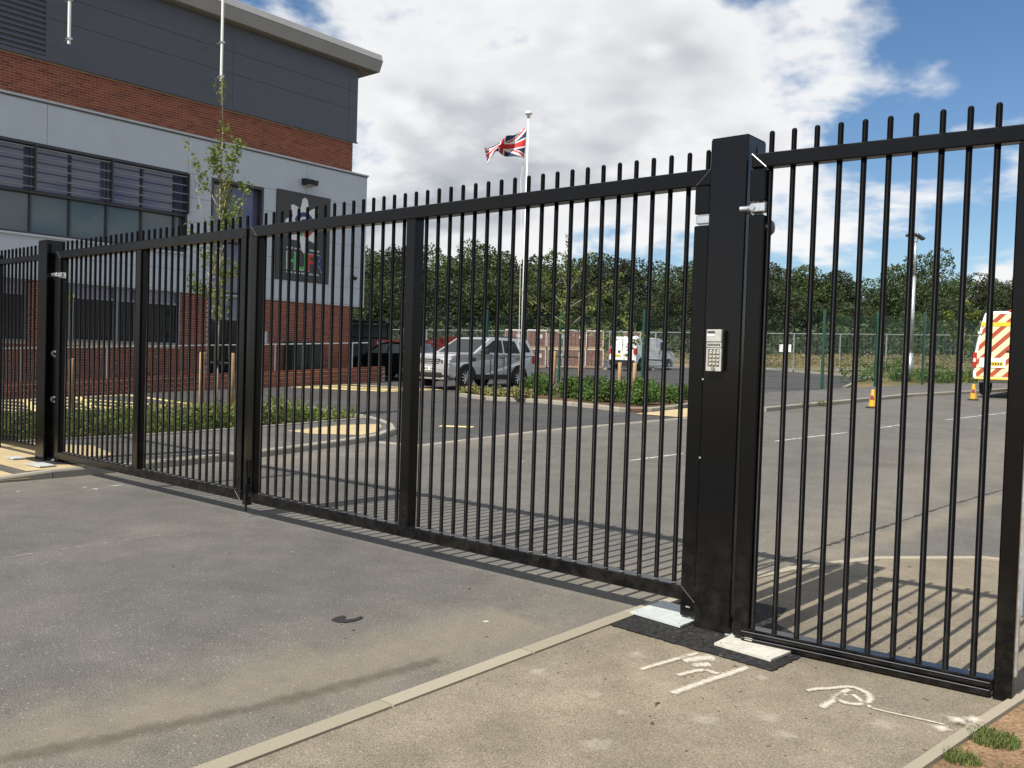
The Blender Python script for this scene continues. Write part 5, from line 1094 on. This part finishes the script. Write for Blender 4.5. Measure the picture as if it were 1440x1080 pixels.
def dark_car():
    z = h(19.2)+0.02; t = thing('parked_car', 'black saloon car seen side on behind the end of the low brick wall', 'car', (-23.6, 19.3, z), math.pi)
    m_ = lambda n, vf, mt, p=t, sm=False: mk(n, vf, mt, p, False, sm)
    hw = lambda x, z_: 0.88-(0.28*(z_-0.95) if z_ > 0.95 else 0)-0.12*max(0, abs(x)-1.7)**1.3
    low = [(-1.75, 0.30)]+[(-1.25-0.38*math.cos(math.pi*i/8), 0.30+0.38*math.sin(math.pi*i/8)) for i in range(9)]+[(-0.80, 0.24), (0.85, 0.24)]+[(1.30-0.38*math.cos(math.pi*i/8), 0.30+0.38*math.sin(math.pi*i/8)) for i in range(9)]+[(1.85, 0.30)]
    m_('body', rounded(solid([(2.1, 0.40), (2.08, 0.66), (1.6, 0.84), (0.95, 0.95), (-1.5, 0.98), (-2.05, 0.96), (-2.12, 0.6), (-2.05, 0.34)]+low, hw), 0.035), M['blackcar'])
    m_('cabin', rounded(solid([(1.0, 0.93), (0.30, 1.38), (-0.2, 1.45), (-0.9, 1.43), (-1.75, 0.98)], lambda x, z_: hw(0, z_)-0.01), 0.03), M['blackcar'])
    hg = lambda x, z_: hw(0, z_)-0.01
    side_poly('front_window', [(0.72, 1.0), (0.22, 1.33), (-0.25, 1.37), (-0.25, 1.0)], hg, M['shelterglass'], t); side_poly('rear_window', [(-0.33, 1.0), (-0.33, 1.37), (-0.85, 1.35), (-1.35, 1.02)], hg, M['shelterglass'], t)
    for s in (-1, 1):
        m_('door_mirror', bx(0.60, 0.76, s*0.88 if s > 0 else s*0.88-0.16, s*0.88+0.16 if s > 0 else s*0.88, 0.96, 1.07, 0.02), M['blackcar'])
        m_('headlight', bx(1.85, 2.05, min(s*0.5, s*0.78), max(s*0.5, s*0.78), 0.62, 0.75, 0.02), M['lampglass']); m_('tail_light', bx(-2.10, -1.98, min(s*0.5, s*0.80), max(s*0.5, s*0.80), 0.72, 0.88, 0.02), M['redlamp'])
    for x in (1.30, -1.25):
        for y in (0.78, -0.78): wheel(t, x, y, 0.31, 0.2, 7)
dark_car()
def small_van():
    z = h(36.3); t = thing('small_van', 'small white panel van with its yellow rear plate, across the car park', 'van', (-22.65, 36.15, z), math.pi/2+R(-3))
    m_ = lambda n, vf, mt, p=t, sm=False: mk(n, vf, mt, p, False, sm)
    hw = lambda x, z_: 0.84-(0.12*(z_-0.95) if z_ > 0.95 else 0)-0.10*max(0, x-1.5)
    low = [(-1.72, 0.26)]+[(-1.30-0.36*math.cos(math.pi*i/8), 0.28+0.36*math.sin(math.pi*i/8)) for i in range(9)]+[(-0.9, 0.22), (0.8, 0.22)]+[(1.25-0.36*math.cos(math.pi*i/8), 0.28+0.36*math.sin(math.pi*i/8)) for i in range(9)]+[(1.75, 0.26)]
    m_('body', rounded(solid([(1.98, 0.40), (1.96, 0.72), (1.82, 0.92), (1.42, 1.06), (0.78, 1.58), (0.45, 1.70), (-1.55, 1.74), (-1.82, 1.66), (-1.92, 0.9), (-1.94, 0.36)]+low, hw), 0.05), M['vanwhite'])
    side_poly('cab_window', [(1.20, 1.10), (0.74, 1.48), (0.46, 1.52), (0.40, 1.08)], hw, M['glassd'], t)
    side_poly('rub_strip', [(-0.9, 0.52), (0.82, 0.52), (0.82, 0.58), (-0.9, 0.58)], hw, M['trim'], t)
    m_('rear_bumper', bx(-2.0, -1.86, -0.80, 0.80, 0.24, 0.50, 0.03), M['trim']); m_('rear_plate', bx(-1.945, -1.93, 0.10, 0.60, 0.68, 0.79), M['yellow']); m_('rear_door_gap', bx(-1.925, -1.90, -0.008, 0.008, 0.52, 1.62), M['trim'])
    m_('rear_badge', bx(-1.935, -1.92, 0.12, 0.26, 0.86, 0.98, 0.004), M['trim'])
    m_('windscreen', fix(([(1.385, y, 1.10) for y in (-0.66, 0.66)]+[(0.83, y, 1.56) for y in (0.60, -0.60)]+[(1.36, y, 1.07) for y in (-0.66, 0.66)]+[(0.80, y, 1.53) for y in (0.60, -0.60)], [(0, 1, 2, 3), (7, 6, 5, 4), (0, 4, 5, 1), (1, 5, 6, 2), (2, 6, 7, 3), (3, 7, 4, 0)])), M['glassd'])
    for s in (-1, 1):
        m_('tail_light', bx(-1.93, -1.76, min(s*0.70, s*0.845), max(s*0.70, s*0.845), 0.78, 1.12, 0.02), M['redlamp']); m_('door_mirror', bx(1.02, 1.14, s*0.84 if s > 0 else s*0.84-0.2, s*0.84+0.2 if s > 0 else s*0.84, 1.08, 1.28, 0.02), M['trim'])
        m_('cab_door_handle', bx(0.30, 0.36, min(s*0.82, s*0.855), max(s*0.82, s*0.855), 0.86, 1.06, 0.004), M['trim'])
    for x in (1.25, -1.30):
        for y in (0.74, -0.74): wheel(t, x, y, 0.30, 0.19, 7)
small_van()
def chevron_mat():
    m, nt, b = nodes('red_yellow_chevrons'); N = nt.nodes.new; L = nt.links.new; b.inputs['Roughness'].default_value = 0.4
    tc = N('ShaderNodeTexCoord'); sp = N('ShaderNodeSeparateXYZ'); L(tc.outputs['Object'], sp.inputs[0])
    ab_ = N('ShaderNodeMath'); ab_.operation = 'ABSOLUTE'; L(sp.outputs[1], ab_.inputs[0])
    ad = N('ShaderNodeMath'); ad.operation = 'ADD'; L(ab_.outputs[0], ad.inputs[0]); L(sp.outputs[2], ad.inputs[1])
    dv = N('ShaderNodeMath'); dv.operation = 'DIVIDE'; L(ad.outputs[0], dv.inputs[0]); dv.inputs[1].default_value = 0.40
    fr = N('ShaderNodeMath'); fr.operation = 'FRACT'; L(dv.outputs[0], fr.inputs[0]); gt = N('ShaderNodeMath'); gt.operation = 'GREATER_THAN'; L(fr.outputs[0], gt.inputs[0]); gt.inputs[1].default_value = 0.56
    mx = N('ShaderNodeMixRGB'); L(gt.outputs[0], mx.inputs[0]); mx.inputs[1].default_value = (0.72, 0.66, 0.42, 1); mx.inputs[2].default_value = (0.40, 0.075, 0.035, 1); L(mx.outputs[0], b.inputs['Base Color']); return m
def big_van():
    z = h(27.4); t = thing('large_van', 'tall white van with red and yellow chevrons on its rear doors', 'van', (-3.05, 27.85, z), math.pi/2+R(-2))
    m_ = lambda n, vf, mt, p=t, sm=False: mk(n, vf, mt, p, False, sm)
    hw = lambda x, z_: 1.0-(0.125*(z_-1.0)**1.7 if z_ > 1.0 else 0)-(0.06*(x-2.0) if x > 2 else 0)
    low = [(-2.3, 0.5)]+[(-1.72-0.42*math.cos(math.pi*i/8), 0.40+0.42*math.sin(math.pi*i/8)) for i in range(9)]+[(-1.2, 0.42), (1.5, 0.42)]+[(2.02-0.42*math.cos(math.pi*i/8), 0.40+0.42*math.sin(math.pi*i/8)) for i in range(9)]+[(2.6, 0.45)]
    zs = [0.5, 0.9, 1.2, 1.5, 1.8, 2.1, 2.35, 2.5]
    m_('body', rounded(solid([(2.85, 0.5), (2.85, 0.95), (2.55, 1.25), (1.95, 1.95), (1.7, 2.25), (1.0, 2.52), (-2.55, 2.58)]+[(-2.64-0.0*q, q) for q in reversed(zs)]+low, hw), 0.05), M['vanwhite'])
    ch = chevron_mat()
    for s in (-1, 1):
        pr_ = [(s*0.02, zz) for zz in (0.60, 2.50)]; out = [(s*(hw(-2.6, zz)-0.10), zz) for zz in (2.50, 2.3, 2.0, 1.6, 1.2, 0.9, 0.60)]
        poly = pr_+out; n = len(poly); v = [(-2.665, y, zz) for y, zz in poly]+[(-2.63, y, zz) for y, zz in poly]
        dd = m_('rear_door', fix((v, [tuple(range(n)), tuple(range(2*n-1, n-1, -1))]+[(i, n+i, n+(i+1) % n, (i+1) % n) for i in range(n)])), ch)
        m_('door_hinge', bx(-2.68, -2.65, min(s*0.78, s*0.9), max(s*0.78, s*0.9), 1.90, 1.96), M['vanwhite'], dd)
        tl = m_('tail_light', bx(-2.67, -2.55, min(s*0.90, s*1.015), max(s*0.90, s*1.015), 0.86, 1.32, 0.015), M['redlamp']); m_('reverse_lamp', bx(-2.676, -2.60, min(s*0.915, s*1.0), max(s*0.915, s*1.0), 1.02, 1.15, 0.01), M['lampglass'], tl)
        m_('rear_step_end', bx(-2.80, -2.62, min(s*0.85, s*1.0), max(s*0.85, s*1.0), 0.44, 0.50, 0.01), M['trim'])
    pn = m_('plate_panel', bx(-2.69, -2.66, 0.10, 0.82, 0.86, 1.16, 0.01), M['vanwhite']); m_('rear_plate', bx(-2.70, -2.688, 0.16, 0.66, 0.93, 1.04), M['yellow'], pn)
    for k in range(6): m_('plate_character', bx(-2.7015, -2.699, 0.20+k*0.07, 0.24+k*0.07, 0.95, 1.02), M['platemark'], pn)
    m_('yellow_band', bx(-2.672, -2.66, -0.82, 0.82, 2.12, 2.24), M['yellow']); m_('rear_step', bx(-2.82, -2.62, -0.9, 0.9, 0.50, 0.555, 0.01), M['yellow'])
    m_('door_handle', bx(-2.69, -2.66, -0.02, 0.10, 1.34, 1.40, 0.005), M['trim']); m_('roof_lamp', bx(-2.60, -2.54, -0.1, 0.1, 2.55, 2.62), M['redlamp'])
    m_('side_mirror', merge(bx(1.7, 1.85, 1.0, 1.28, 1.45, 1.75, 0.03), bx(1.7, 1.85, -1.28, -1.0, 1.45, 1.75, 0.03)), M['trim'])
    for x in (2.02, -1.72):
        for y in (0.85, -0.85): wheel(t, x, y, 0.35, 0.22, 6)
big_van()

# ------------------------------------------------------------------ fences and building materials behind
def mesh_fence(name, label, pts, hgt, post_r, mat, wire, wx, wz, cat, posts_h=None):
    c = Vector((*pts[len(pts)//2], h(pts[len(pts)//2][1]))); t = thing(name, label, cat, c)
    for x, y in pts: mk('fence_post', bx(x-post_r, x+post_r, y-post_r, y+post_r, h(y), h(y)+(posts_h or hgt)+0.05), mat, t)
    for a, b in zip(pts, pts[1:]):
        A = Vector((*a, 0)); B = Vector((*b, 0)); L_ = (B-A).length; parts = []; n = int(L_/wx)
        for i in range(n+1):
            p = A.lerp(B, i/n); z = h(p.y); parts.append(tube((p.x, p.y, z+0.06), (p.x, p.y, z+hgt), wire, 3, cap=False))
        for k in range(int(hgt/wz)+1):
            zz = 0.08+k*wz; parts.append(tube((A.x, A.y, h(A.y)+zz), (B.x, B.y, h(B.y)+zz), wire*1.1, 3, cap=False))
        mk('mesh_panel', merge(*parts), mat, t)
    return t
mesh_fence('mesh_fence', 'tall dark green weldmesh fence with square posts behind the island and road', [(-22.6, 19.6), (-19.8, 20.3), (-17.0, 21.2), (-14.1, 22.25), (-11.3, 23.4), (-8.52, 24.5), (-7.75, 27.5), (-7.02, 30.6), (-6.45, 33.5), (-5.9, 36.6), (-5.3, 39.6)], 2.55, 0.038, M['green_steel'], 0.0035, 0.05, 0.2, 'fence', 2.7)
def temp_panel(a, b, label):
    A = Vector((*a, 0)); B = Vector((*b, 0)); c = (A+B)/2; t = thing('temporary_fence_panel', label, 'fence', (c.x, c.y, h(c.y)), 0, 'temporary fence panels')
    za, zb = h(A.y), h(B.y); P = lambda p, z_: (p.x, p.y, h(p.y)+z_)
    mk('panel_frame', merge(tube(P(A, 0.05), P(A, 2.05), 0.022, 6), tube(P(B, 0.05), P(B, 2.05), 0.022, 6), tube(P(A, 2.03), P(B, 2.03), 0.024, 6), tube(P(A, 0.15), P(B, 0.15), 0.02, 6)), M['galv'], t)
    n = 34; mk('panel_mesh', merge(*[tube(P(A.lerp(B, i/n), 0.15), P(A.lerp(B, i/n), 2.0), 0.0032, 3, cap=False) for i in range(1, n)]+[tube(P(A, z_), P(B, z_), 0.0032, 3, cap=False) for z_ in (0.5, 0.85, 1.2, 1.6)]), M['galv'], t)
    mk('fence_foot', merge(bx(A.x-0.12, A.x+0.12, A.y-0.35, A.y+0.35, za, za+0.12)), M['kerb'], t)
HA, HB = ray_ground(470, 47), ray_ground(1440, 46.5); n_ = 15
for i in range(n_):
    a = HA.lerp(HB, i/n_); b = HA.lerp(HB, (i+0.99)/n_)
    temp_panel((a.x, a.y), (b.x, b.y), 'galvanised temporary mesh fence panel along the waste ground')
wp = HA.lerp(HB, 0.655); w_ = thing('fence_notice', 'small blank white notice on the temporary fence right of the thick pillar', 'notice', (wp.x, wp.y-0.05, h(wp.y)+1.2)); mk('notice_panel', bx(wp.x-0.32, wp.x+0.32, wp.y-0.08, wp.y-0.06, h(wp.y)+1.05, h(wp.y)+1.45), M['white'], w_)
def pallet(x, y, z, rot, label):
    t = thing('brick_pallet', label, 'pallet', (x, y, z), rot, 'wrapped brick packs')
    mk('pallet_base', merge(*[bx(-0.52, 0.52, -0.5+k*0.42, -0.36+k*0.42, 0, 0.12) for k in range(3)]), M['wood'], t, False)
    parts = []
    for k in range(12):
        for i in range(5): parts.append(bx(-0.52+i*0.21, -0.325+i*0.21, -0.5, 0.5, 0.13+k*0.075, 0.196+k*0.075))
    mk('brick_pack', merge(*parts), M['pallet'], t, False)['kind'] = 'stuff'
    mk('wrap', merge(bx(-0.535, 0.535, -0.515, 0.515, 0.96, 1.04, 0.02), bx(-0.53, -0.50, -0.515, -0.505, 0.13, 0.97), bx(0.47, 0.53, -0.515, -0.505, 0.13, 0.97), bx(0.1, 0.3, -0.513, -0.505, 0.55, 0.78)), M['wrap'], t, False)
for i, px in enumerate((722, 752, 781, 809, 833)):
    p = ray_ground(px, 49); ang = math.atan2(cf.y, cf.x)-math.pi/2+random.uniform(-0.06, 0.06)
    for k in range(2): pallet(p.x+random.uniform(-0.03, 0.03), p.y, h(p.y)+0.02+k*1.05, ang, ('lower' if k == 0 else 'upper')+' wrapped brick pack of the '+('leftmost stack, beside the silver car roof', 'second stack from the left', 'middle stack of five', 'fourth stack from the left', 'rightmost stack of five')[i])
p = ray_ground(886, 58)
for k, lab_ in enumerate(('lower wrapped brick pack hidden behind the small white van', 'wrapped brick pack showing above the roof of the small white van')): pallet(p.x, p.y, h(p.y)+0.02+k*1.05, math.atan2(cf.y, cf.x)-math.pi/2, lab_)
def barrier(px, dep, rot, tilt, z0, label):
    p = ray_ground(px, dep); z = h(p.y)+z0; t = thing('plastic_barrier', label, 'barrier', (p.x, p.y, z), rot, 'red plastic barriers'); t.rotation_euler[1] = tilt
    mk('barrier_board', merge(bx(-1.0, 1.0, -0.03, 0.03, 0.50, 0.98, 0.02), bx(-1.0, 1.0, -0.03, 0.03, 0.18, 0.40, 0.02), *[bx(x-0.05, x+0.05, -0.03, 0.03, 0.06, 0.98) for x in (-0.95, -0.32, 0.32, 0.95)]), M['redbar'], t, False)
    mk('barrier_stripe', bx(-0.9, 0.1, -0.036, -0.031, 0.80, 0.90), M['white'], t, False); mk('barrier_foot', merge(bx(-0.85, -0.55, -0.25, 0.25, 0, 0.07), bx(0.55, 0.85, -0.25, 0.25, 0, 0.07)), M['rubber'], t, False)
yaw_ = math.atan2(-cr.y, -cr.x)
yaw_ += math.pi
for px_, dep_, dr_, tl_, z0_, lab_ in ((560, 36, 0.2, 0.0, 0.55, 'red plastic barrier standing left of the silver car'), (588, 36.5, -0.1, -0.05, 0.12, 'lowest red plastic barrier of the heap behind the silver car'), (598, 37, 0.15, 0.10, 0.50, 'red and white barrier leaning behind the bonnet of the silver car'), (614, 37.5, 0.0, -0.18, 0.62, 'red and white barrier topmost on the heap behind the silver car'), (618, 38.2, 0.1, 0.06, 0.1, 'red plastic barrier at the back of the heap behind the silver car')):
    barrier(px_, dep_, yaw_+dr_, tl_, z0_, lab_)
bs = thing('smoking_shelter', 'green framed glass shelter at the right corner of the building', 'shelter', (-27.0, 24.5, h(24.5)))
sp_ = ray_ground(508, 38); bs.location = (sp_.x, sp_.y, h(sp_.y)); ORG[bs.name] = Vector(bs.location); bs.rotation_euler[2] = yaw_-0.3
for x in (-1.2, 0, 1.2): mk('shelter_post', bx(x-0.04, x+0.04, -0.04, 0.04, 0, 2.25), M['green_steel'], bs, False)
mk('shelter_roof', bx(-1.4, 1.4, -0.7, 0.7, 2.25, 2.36, 0.02), M['green_steel'], bs, False)
for x in (-1.15, 0.05): mk('shelter_pane', bx(x, x+1.1, -0.01, 0.01, 0.5, 2.2), M['shelterglass'], bs, False)
mk('shelter_rail', bx(-1.2, 1.2, -0.03, 0.03, 1.6, 1.66), M['green_steel'], bs, False)
